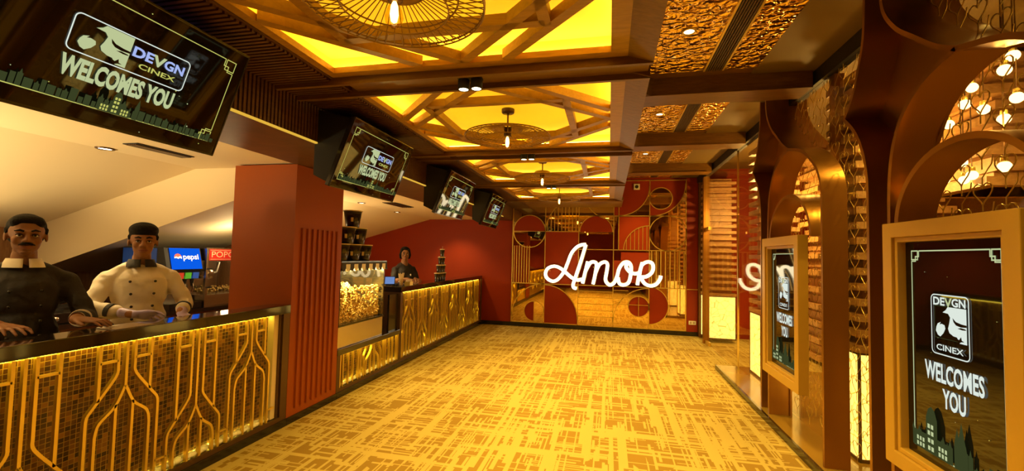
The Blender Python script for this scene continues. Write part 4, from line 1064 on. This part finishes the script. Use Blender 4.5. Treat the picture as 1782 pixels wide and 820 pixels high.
# ------------------------------------------------------------------ back bar behind the chefs
bc = thing('back_counter', (-4.75, 2.2, 0), 'orange timber back counter with drawers and dark top behind the chefs', 'cabinet')
MB().box((-6.05, Y0+.1, 0), (-4.42, 4.79, .80)).build('carcass', MT['drawer'], bc)
MB().box((-6.09, Y0+.1, .80), (-4.39, 4.79, .84)).build('worktop', MT['blackstone'], bc)
y = .3
while y < 4.0:
    for zz in (.10, .45):
        dr = MB().box((-4.42, y+.01, zz), (-4.40, y+.59, zz+.33)).build('drawer', MT['drawer'], bc, bevel=.003)
        MB().tube([(-4.40, y+.2, zz+.25), (-4.375, y+.2, zz+.25), (-4.375, y+.4, zz+.25), (-4.40, y+.4, zz+.25)], .007, 6).build('handle', MT['steel'], dr)
    y += .6
# burner range on the back counter
st = thing('gas_burner', (-4.72, 2.75, .84), 'black gas burner range on the back counter between the chefs', 'burner')
MB().box((-4.98, 2.25, .841), (-4.46, 3.2, .93)).build('body', MT['black'], st, bevel=.006)
for k in range(3):
    yy = 2.42+k*.31
    m = MB()
    for q in range(4): m.box((-4.86, yy-.12+q*.08, .95), (-4.58, yy-.112+q*.08, .962))
    m.box((-4.865, yy-.125, .935), (-4.855, yy+.125, .962)).box((-4.585, yy-.125, .935), (-4.575, yy+.125, .962)); m.build('grate', MT['blackmat'], st)
    MB().lathe((-4.46, yy, .885), [(.022, 0), (.018, .022), (.0001, .022)], 12, axis='x').build('knob', MT['steel'], st)
pa = thing('frying_pan', (-4.70, 2.72, .962), 'dark frying pan with handle on the gas burner', 'pan')
MB().lathe((-4.70, 2.72, .962), [(.10, 0), (.13, .045), (.125, .045), (.096, .006), (.0001, .006)], 24).build('pan', MT['blackmat'], pa)
MB().tube([(-4.60, 2.80, 1.0), (-4.46, 2.93, 1.05)], .012, 8).build('handle', MT['black'], pa)

# soda fountain
sd = thing('soda_dispenser', (-4.66, 3.86, .84), 'soda fountain with a lit blue pepsi sign on the back counter', 'drinks dispenser')
ya, yb = 3.66, 4.05
MB().box((-5.05, ya, .841), (-4.62, yb, 1.50)).build('body', MT['steel'], sd)
MB().box((-4.62, ya-.003, 1.02), (-4.60, yb, 1.20)).build('nozzle_panel', MT['steel'], sd)
MB().prism([(-5.05, 1.16), (-4.55, 1.16), (-4.50, 1.20), (-4.50, 1.235), (-4.46, 1.27), (-4.52, 1.50), (-5.05, 1.50)], 'y', ya-.02, yb+.005).build('hood', MT['blackmat'], sd)
MB().box((-5.05, ya-.022, 1.20), (-4.60, ya-.019, 1.49)).build('side_panel', MT['navy'], sd)
sgp = lambda u, v, q: (-4.458-.06*(v/.23)**1.0+q+.004, ya+.03+u, 1.272+v)
m = MB(); m.add([sgp(0, 0, 0), sgp(.35, 0, 0), sgp(.35, .225, 0), sgp(0, .225, 0)], [(0, 1, 2, 3)]); sgn = m.build('lit_sign', MT['sb'], sd)
def pepsi(G, u0, v0, r_, w, h):
    def arc(a0, a1, k=16): return [(u0+r_*math.cos(math.radians(a0+(a1-a0)*i/k)), v0+r_*math.sin(math.radians(a0+(a1-a0)*i/k))) for i in range(k+1)]
    return [('poly', arc(0, 360, 28), 1), ('poly', arc(15, 175)+[(u0-.5*r_, v0+.28*r_), (u0, v0+.10*r_), (u0+.5*r_, v0+.35*r_)], 0), ('poly', arc(190, 340)+[(u0+.45*r_, v0-.1*r_), (u0, v0-.32*r_), (u0-.5*r_, v0-.12*r_)], 2),
            ('text', ('pepsi', u0+r_*1.35, v0-h*.52, w, h, .02), 1)]
gfx(lambda u, v, q: sgp(u, v, q+.001), .35, .225, pepsi(sgp, .085, .125, .042, .18, .075)).build('logo', [MT['sr'], MT['sw'], MT['sb']], sgn)
gfx(lambda u, v, q: (-5.0+u, ya-.0225-q, 1.25+v), .4, .2, [('text', ('pepsi', .06, .03, .27, .10, .02), 0)]).build('side_logo', [MT['sw']], sd)
for k, mm in enumerate(('fl_b', 'fl_r', 'fl_g', 'fl_b')):
    y = ya+.04+k*.088
    MB().prism([(-4.52, 1.165), (-4.495, 1.165), (-4.490, 1.232), (-4.52, 1.232)], 'y', y, y+.070).build('drink_label', MT[mm], sd)
    nz = MB().lathe((-4.545, y+.035, 0), [(.022, 1.16), (.018, 1.12), (.010, 1.09), (.010, 1.075)], 12).build('nozzle', MT['blackmat'], sd)
    MB().tube([(-4.53, y+.035, 1.11), (-4.515, y+.035, 1.05), (-4.53, y+.035, 1.01)], .006, 6).build('lever', MT['steel'], nz)
MB().box((-4.62, ya+.01, .841), (-4.44, yb-.01, .91)).build('drip_tray', MT['black'], sd)

# popcorn machine
pm = thing('popcorn_machine', (-4.66, 4.4, .84), 'steel and glass popcorn machine with red POPCORN sign beside the pillar', 'popcorn machine')
ya, yb = 4.08, 4.75
MB().box((-5.0, ya, .841), (-4.45, yb, .97)).build('base', MT['steel'], pm)
m = MB()
for x in (-4.99, -4.46):
    for y in (ya+.012, yb-.012): m.box((x-.014, y-.014, .97), (x+.014, y+.014, 1.5))
m.box((-5.0, ya, 1.36), (-4.455, yb, 1.51)); m.build('cabinet', MT['steel'], pm)
MB().box((-4.452, ya+.03, .98), (-4.447, yb-.03, 1.36)).build('front_glass', MT['caseglass'], pm)
MB().box((-4.99, ya-.001, .98), (-4.46, ya+.004, 1.36)).build('side_glass', MT['caseglass'], pm)
MB().box((-4.99, ya+.02, .975), (-4.98, yb-.02, 1.36)).build('back', MT['steel'], pm)
sgn = MB().box((-4.4545, ya+.03, 1.365), (-4.445, yb-.02, 1.495)).build('sign', MT['popred'], pm)
gfx(lambda u, v, q: (-4.4445+q, ya+.04+u, 1.37+v), .35, .12, [('text', ('POPCORN', .02, .03, .56, .068, .0), 0), ('line', [(0, .112), (.60, .112)], .004, False, 0), ('line', [(0, .008), (.60, .008)], .004, False, 0)]).build('sign_lettering', [MT['cream2']], sgn)
kt = MB().lathe((-4.72, 4.30, 0), [(.075, 1.14), (.095, 1.15), (.10, 1.22), (.085, 1.25), (.03, 1.262), (.0001, 1.262)], 24).build('kettle', MT['steel'], pm)
MB().tube([(-4.72, 4.30, 1.26), (-4.72, 4.30, 1.37)], .012, 8).tube([(-4.72, 4.39, 1.2), (-4.70, 4.45, 1.22), (-4.68, 4.46, 1.34)], .016, 8).build('kettle_arm', MT['white'], kt)
MB().box((-4.446, ya+.012, 1.05), (-4.435, ya+.075, 1.066)).box((-4.446, ya+.012, 1.26), (-4.435, ya+.075, 1.276)).build('hinges', MT['blackmat'], pm)
o = MB()
r = random.Random(2)
for k in range(120): o.sphere((r.uniform(-4.95, -4.5), r.uniform(ya+.04, yb-.04), .985+r.uniform(0, .05)), .014, 6, 4)
o = o.build('popcorn', MT['popcorn']); tag(o, 'popcorn lying in the bottom of the steel popcorn machine', 'popcorn', None, 'stuff')
# laminated sheet on the ledge
o = MB().box((-2.86, 1.93, 1.031), (-2.70, 2.13, 1.034)).build('menu_sheet', MT['paper']); tag(o, 'glossy laminated menu sheet lying on the near bar counter by the chef in black', 'menu')
# ------------------------------------------------------------------ people
def blob(name, prims, voxel, mt, parent, smooth=6, fold=0):
    """one continuous surface from tapered limbs and ellipsoids (world coordinates)"""
    mb = MB()
    for p in prims:
        if p[0] == 'c':
            a, b, r0, r1 = Vector(p[1]), Vector(p[2]), p[3], p[4]
            pts = []; rr = []
            d = (b-a); L = d.length; d = d/L
            for t in (-.98, -.8, -.5, 0): pts.append(a+d*r0*t); rr.append(r0*math.sqrt(1-t*t))
            for t in (0, .5, .8, .98): pts.append(b+d*r1*t); rr.append(r1*math.sqrt(1-t*t))
            mb.tube(pts, rr, 12)
        else:
            c, r, ang = Vector(p[1]), p[2], p[3]
            n0 = len(mb.v); mb.sphere((0, 0, 0), r, 18, 12)
            ca, sa = math.cos(ang), math.sin(ang)
            tl_ = p[4] if len(p) > 4 else 0
            for i in range(n0, len(mb.v)):
                x, y, z = mb.v[i]
                x, z = x*math.cos(tl_)+z*math.sin(tl_), -x*math.sin(tl_)+z*math.cos(tl_)
                mb.v[i] = (c.x+x*ca-y*sa, c.y+x*sa+y*ca, c.z+z)
    o = mb.build(name, mt, parent)
    r = o.modifiers.new('skin', 'REMESH'); r.mode = 'VOXEL'; r.voxel_size = voxel; r.use_smooth_shade = True
    s = o.modifiers.new('soft', 'SMOOTH'); s.iterations = smooth; s.factor = .5
    if fold:
        tx = bpy.data.textures.new('folds', 'CLOUDS'); tx.noise_scale = .085; tx.noise_depth = 1
        d_ = o.modifiers.new('folds', 'DISPLACE'); d_.texture = tx; d_.strength = fold; d_.mid_level = .5; d_.texture_coords = 'LOCAL'
    dg = bpy.context.evaluated_depsgraph_get(); me = bpy.data.meshes.new_from_object(o.evaluated_get(dg))
    old = o.data; o.modifiers.clear(); o.data = me; bpy.data.meshes.remove(old)
    return o

class Frame:
    def __init__(s, loc, ang): s.l = Vector(loc); s.a = ang; s.c = math.cos(ang); s.s = math.sin(ang)
    def __call__(s, f, r, z):       # forward, to the person's left (+), height
        return (s.l.x+f*s.c-r*s.s, s.l.y+f*s.s+r*s.c, s.l.z+z)

def head_prims(H, ang, tilt=0):
    e = lambda f, r, z, rad: ('e', H(f, r, z), rad, ang)
    P_ = [e(-.012, 0, .035, (.096, .077, .090)), e(.018, 0, -.035, (.072, .060, .072)), e(.044, 0, -.085, (.036, .036, .028)), e(.058, 0, -.100, (.019, .022, .015)),
          ('c', H(.084, 0, .020), H(.104, 0, -.026), .0085, .0115), e(.094, .014, -.030, (.012, .009, .009)), e(.094, -.014, -.030, (.012, .009, .009)),
          ('c', H(.078, .040, .026), H(.086, .012, .024), .012, .011), ('c', H(.078, -.040, .026), H(.086, -.012, .024), .012, .011),
          e(.056, .040, -.024, (.026, .022, .026)), e(.056, -.040, -.024, (.026, .022, .026)),
          e(-.006, .081, -.004, (.018, .008, .030)), e(-.006, -.081, -.004, (.018, .008, .030)), e(.074, 0, -.062, (.016, .026, .016)),
          ('c', H(-.016, 0, -.06), H(-.030, 0, -.19), .050, .058)]
    return P_
def face_parts(H, ang, par, smile=0, brow=.006):
    m = MB()
    for s in (1, -1):
        m.sphere(H(.0765, s*.031, .003), (.0115, .0115, .0085), 12, 8, 0)
        m.sphere(H(.0845, s*.031, .003), (.0058, .0058, .0058), 10, 6, 1)
    m.build('eyes', [MT['eye'], MT['iris']], par)
    m = MB()
    for s in (1, -1): m.tube([H(.092, s*.014, .027), H(.094, s*.030, .034), H(.080, s*.050, .028)], [brow*.8, brow, brow*.5], 8)
    for s in (1, -1): m.tube([H(.0855, s*.018, .007), H(.0890, s*.031, .0110), H(.080, s*.046, .006)], [.002, .0030, .002], 6)
    m.build('eyebrows', MT['hair'], par)
    m = MB()
    m.tube([H(.082, .026, -.060+smile), H(.0915, .010, -.059), H(.0915, -.010, -.059), H(.082, -.026, -.060+smile)], [.003, .0065, .0065, .003], 8)
    m.tube([H(.081, .022, -.066+smile*.7), H(.090, .008, -.071), H(.090, -.008, -.071), H(.081, -.022, -.066+smile*.7)], [.003, .0072, .0072, .003], 8)
    m.build('lips', MT['lip'], par)
def hand_prims(w, d, up, side, flat=True, s=1.0):
    """palm at wrist w, fingers along d, back of hand towards up; side = direction of the thumb"""
    w, d, up, side = (Vector(q) for q in (w, d, up, side)); d.normalize(); up.normalize(); side.normalize()
    P_ = []
    for k, off in enumerate((.030, .010, -.010, -.028)):
        P_.append(('c', w+d*.01*s+side*off*.6*s, w+d*.088*s+side*off*s, .017*s, .0135*s))
        L = (.068, .078, .072, .056)[k]*s
        a = w+d*.09*s+side*off*1.06*s; b = a+d*L*.5+side*off*.28*s+up*.006*s; c = b+d*L*.38+side*off*.15*s-up*.012*s; e = c+d*L*.22-up*.010*s
        P_ += [('c', a, b, .0098*s, .0092*s), ('c', b, c, .0092*s, .0082*s), ('c', c, e, .0082*s, .0070*s)]
    a = w+d*.025*s+side*.026*s; b = a+d*.035*s+side*.032*s-up*.006*s; c = b+d*.034*s+side*.012*s-up*.006*s
    P_ += [('c', a, b, .0150*s, .0112*s), ('c', b, c, .0112*s, .0085*s)]
    return P_
def legs(F, prims, hip=.92):
    for s in (1, -1):
        prims += [('c', F(0, s*.09, hip), F(.015, s*.10, .50), .085, .058), ('c', F(.015, s*.10, .50), F(-.01, s*.10, .09), .056, .040), ('c', F(-.02, s*.10, .045), F(.13, s*.115, .035), .042, .032)]
    return prims

def person(loc, ang, hang, top, label, jm, skin, arms, kind):
    """loc = spot on the floor; top = crown height"""
    t = thing('person', loc, label, 'person')
    F = Frame(loc, ang); hz = top-.125
    Hb = F(.02, 0, hz); H = Frame(Hb, hang)
    sh = top-.318     # shoulder line
    body = head_prims(H, hang)
    body += [('c', F(-.02, 0, sh+.08), F(-.02, 0, sh-.06), .053, .058), ('e', F(-.012, 0, sh-.20), (.085, .12, .16), ang), ('e', F(0, 0, sh-.40), (.095, .13, .18), ang), ('e', F(-.005, 0, .94), (.115, .16, .13), ang)]
    legs(F, body)
    w = .188 if kind != 'woman' else .155
    jac = [('c', F(-.022, .045, sh+.012), F(-.018, w-.03, sh-.062), .050, .054), ('c', F(-.022, -.045, sh+.012), F(-.018, -w+.03, sh-.062), .050, .054), ('c', F(-.016, 0, sh+.0), F(-.01, 0, sh-.1), .070, .098),
           ('e', F(.0, 0, sh-.17), (.120, w-.018, .19), ang), ('e', F(.012, 0, sh-.38), (.122, w-.030, .22), ang), ('e', F(.0, 0, sh-.53), (.13, w-.008, .18), ang)]
    if kind == 'woman': jac += [('e', F(.075, .06, sh-.19), (.06, .06, .06), ang), ('e', F(.075, -.06, sh-.19), (.06, .06, .06), ang)]
    hands = []
    for s, (el, wr, hd, up, side, gl) in arms.items():
        S_ = Vector(F(-.015, s*(w-.005), sh-.075)); E_ = Vector(F(*el)); W_ = Vector(F(*wr))
        body += [('c', S_, E_, .050, .040), ('c', E_, W_, .040, .027)]
        D = Vector(F(*hd))-Vector(F(0, 0, 0)); U = Vector(F(*up))-Vector(F(0, 0, 0)); Q = Vector(F(*side))-Vector(F(0, 0, 0))
        (hands if gl else body).extend(hand_prims(W_, D, U, Q))
        if gl: hands.append(('c', W_-(W_-E_).normalized()*.07, W_+D.normalized()*.02, .034, .026))
        if kind == 'woman': jac += [('c', S_, S_.lerp(E_, .72), .064, .058)]
        else: jac += [('c', S_, E_, .062, .054), ('c', E_, E_.lerp(W_, .62), .054, .047)]
    bo = blob('body', body, .0055, skin, t, 4)
    jo = blob('jacket' if kind != 'woman' else 'polo_shirt', jac, .009, jm, t, 8, .022)
    tr = []
    for s in (1, -1): tr += [('c', F(0, s*.09, .92), F(.015, s*.10, .50), .098, .072), ('c', F(.015, s*.10, .50), F(-.01, s*.10, .10), .070, .058)]
    tr += [('e', F(-.005, 0, .92), (.13, .17, .13), ang)]
    blob('trousers', tr, .012, MT['trouser'], t, 6)
    sh_ = [('c', F(-.03, s*.10, .045), F(.14, s*.115, .04), .050, .040) for s in (1, -1)]
    blob('shoes', sh_, .010, MT['blackmat'], t, 4)
    if hands: blob('gloves', hands, .0045, MT['glove'], t, 3)
    face_parts(H, hang, t, .008 if kind == 'woman' else 0, .0062 if kind != 'woman' else .004)
    return t, F, H, sh, w

def hair_cap(H, hang, par, extra=(), lift=0, name='hair'):
    e = lambda f, r, z, rad: ('e', H(f, r, z), rad, hang)
    blob(name, [e(-.024, 0, .056+lift, (.094, .0835, .078)), e(-.045, 0, .02, (.073, .082, .085)), e(.022, 0, .092+lift, (.062, .070, .033)), e(.040, .045, .078, (.030, .028, .026)), e(.040, -.045, .078, (.030, .028, .026)), ('c', H(-.0, .078, .04), H(.004, .079, .018), .012, .008), ('c', H(-.0, -.078, .04), H(.004, -.079, .018), .012, .008)]+list(extra), .006, MT['hair'], par, 3)

# chef in black ----------------------------------------------------------
a0 = math.radians(-22)
t, F, H, sh, w = person((-3.33, 1.87, 0), a0, math.radians(-27), 1.672, 'chef in a black jacket with a white collar and moustache, hand on the near counter',
    MT['jblack'], MT['skin'], {1: ((.10, .27, 1.06), (.34, .17, 1.085), (.55, .55, -.12), (.0, .0, 1), (.5, -.6, 0), False), -1: ((.12, -.27, 1.06), (.36, -.12, 1.082), (.9, .35, -.12), (0, 0, 1), (-.1, .9, 0), False)}, 'man')
hair_cap(H, math.radians(-27), t)
m = MB()
m.tube([H(.083, .032, -.052), H(.100, .014, -.043), H(.102, 0, -.041), H(.100, -.014, -.043), H(.083, -.032, -.052)], [.003, .0075, .007, .0075, .003], 8); m.build('moustache', MT['hair'], t)
blob('stubble', [('e', H(.066, 0, -.092), (.020, .026, .012), math.radians(-27))], .005, MT['skin'], t, 2)
m = MB()
col = [(.076*math.cos(math.radians(q)), .076*math.sin(math.radians(q))) for q in range(9, 353, 9)]
pts = [F(-.006+1.04*p[0], p[1]*1.1, sh+.012) for p in col]; pt2 = [F(-.004+.86*p[0], p[1]*.86, sh+.062) for p in col]; nn_ = len(pts)
m.add(pts+pt2+[F(-.006+1.14*p[0], p[1]*1.2, sh+.012) for p in col]+[F(-.004+.94*p[0], p[1]*.94, sh+.064) for p in col],
      [(i, i+1, nn_+i+1, nn_+i) for i in range(nn_-1)]+[(2*nn_+i+1, 2*nn_+i, 3*nn_+i, 3*nn_+i+1) for i in range(nn_-1)]+[(nn_+i, nn_+i+1, 3*nn_+i+1, 3*nn_+i) for i in range(nn_-1)]
      +[(0, nn_, 3*nn_, 2*nn_), (nn_-1, 2*nn_-1, 4*nn_-1, 3*nn_-1)], 0, True)
for s in (1, -1): m.prism([(0, 0), (.055, .0), (.028, -.062)], 'z', 0, .001) if False else None
m.build('white_collar', MT['jwhite'], t)
for s in (1, -1):
    for k in range(5): MB().sphere(F(.119+.010*min(k, 2), s*.062, sh-.12-.085*k), .0085, 10, 6).build('button', MT['black'], t)
def cuff(E_, W_, r0, name, mt, par, f0=.52, f1=.66):
    E_, W_ = Vector(E_), Vector(W_); m = MB()
    m.tube([E_.lerp(W_, f0), E_.lerp(W_, (f0+f1)/2), E_.lerp(W_, f1)], [r0, r0*1.02, r0], 20); m.build(name, mt, par)
cuff(F(.10, .27, 1.06), F(.34, .17, 1.085), .050, 'white_cuff', MT['jwhite'], t, .60, .65)
cuff(F(.10, .27, 1.06), F(.34, .17, 1.085), .0345, 'steel_watch', MT['steel'], t, .85, .91)

# chef in white ----------------------------------------------------------
a1 = math.radians(-30)
t, F, H, sh, w = person((-3.36, 2.55, 0), a1, math.radians(-36), 1.662, 'young chef in a white double breasted jacket with black collar and violet gloves',
    MT['jwhite'], MT['skin2'], {1: ((.06, .27, 1.08), (.27, .20, 1.03), (.5, .25, -.25), (.1, 0, 1), (.5, -.7, 0), True), -1: ((.10, -.27, 1.08), (.30, -.07, 1.045), (.45, .75, -.10), (.1, .0, 1), (.6, .3, .5), True)}, 'man')
hair_cap(H, math.radians(-36), t, [('e', H(.055, 0, .095), (.055, .078, .034), math.radians(-36)), ('e', H(.0, 0, .085), (.10, .088, .062), math.radians(-36))])
m = MB()
pts = [F(-.006+1.06*p[0], p[1]*1.12, sh+.010) for p in col]; pt2 = [F(-.004+.87*p[0], p[1]*.88, sh+.064) for p in col]
m.add(pts+pt2+[F(-.006+1.18*p[0], p[1]*1.24, sh+.010) for p in col]+[F(-.004+.96*p[0], p[1]*.97, sh+.066) for p in col],
      [(i, i+1, nn_+i+1, nn_+i) for i in range(nn_-1)]+[(2*nn_+i+1, 2*nn_+i, 3*nn_+i, 3*nn_+i+1) for i in range(nn_-1)]+[(nn_+i, nn_+i+1, 3*nn_+i+1, 3*nn_+i) for i in range(nn_-1)]
      +[(0, nn_, 3*nn_, 2*nn_), (nn_-1, 2*nn_-1, 4*nn_-1, 3*nn_-1)], 0, True)
m.build('black_collar', MT['jblack'], t)
for s in (1, -1):
    for k in range(5): MB().sphere(F(.116+.009*min(k, 2), s*(.070-.006*k), sh-.09-.088*k), .0095, 10, 6).build('button', MT['black'], t)
cuff(F(.06, .27, 1.08), F(.27, .20, 1.03), .0515, 'black_cuff', MT['jblack'], t, .46, .56)
cuff(F(.10, -.27, 1.08), F(.30, -.07, 1.045), .0515, 'black_cuff', MT['jblack'], t, .46, .56)

# woman behind the far counter -------------------------------------------
a2 = math.radians(-48)
t, F, H, sh, w = person((-3.36, 6.80, 0), a2, math.radians(-60), 1.605, 'smiling woman in a black polo shirt with hair tied back, behind the far counter',
    MT['jblack'], MT['skin'], {1: ((.08, .20, 1.03), (.30, .10, 1.085), (.8, .1, -.1), (0, 0, 1), (.1, -.9, 0), False), -1: ((.10, -.20, 1.04), (.30, -.02, 1.08), (.8, .4, -.1), (0, 0, 1), (0, .9, 0), False)}, 'woman')
hair_cap(H, math.radians(-60), t, [('e', H(-.105, 0, .0), (.045, .05, .055), math.radians(-60))]+[('c', H(.055, s*.055, .075), H(.0, s*.082, -.02), .024, .018) for s in (1, -1)]+[('c', H(-.0, s*.080, .0), H(-.04, s*.07, -.06), .02, .02) for s in (1, -1)])
m = MB(); m.tube([H(.0835, .018, -.060), H(.093, 0, -.066), H(.0835, -.018, -.060)], [.0025, .0045, .0025], 6); m.build('teeth', MT['eye'], t)
m = MB(); m.sphere(F(.122, .075, sh-.15), (.012, .012, .020), 8, 6); m.build('name_badge', MT['white'], t)
# ------------------------------------------------------------------ camera, world, view
cam = bpy.data.cameras.new('camera'); co = bpy.data.objects.new('camera', cam); COL.objects.link(co)
def Rm(yaw, pitch, roll):
    f = Vector((-math.sin(yaw)*math.cos(pitch), math.cos(yaw)*math.cos(pitch), math.sin(pitch)))
    r = Vector((math.cos(yaw), math.sin(yaw), 0)); u = r.cross(f)
    return r*math.cos(roll)+u*math.sin(roll), -r*math.sin(roll)+u*math.cos(roll), f
r_, u_, f_ = Rm(.218790, .0460748, .0231241)
co.matrix_world = Matrix(((r_.x, u_.x, -f_.x, 0), (r_.y, u_.y, -f_.y, 0), (r_.z, u_.z, -f_.z, 1.5), (0, 0, 0, 1)))
cam.sensor_width = 36; cam.lens = 757.55/1782*36; cam.clip_start = .05
SC.camera = co
w_ = bpy.data.worlds.new('world'); SC.world = w_; w_.use_nodes = True
w_.node_tree.nodes['Background'].inputs[0].default_value = (.02, .012, .004, 1)
vs_ = SC.view_settings
vs_.view_transform = 'Standard'; vs_.look = 'None'; vs_.gamma = 1; vs_.exposure = 0; vs_.use_curve_mapping = False
SC.cycles.max_bounces = 10; SC.cycles.glossy_bounces = 5; SC.cycles.transparent_max_bounces = 24; SC.cycles.diffuse_bounces = 5
SC.cycles.caustics_reflective = False; SC.cycles.sample_clamp_indirect = 6
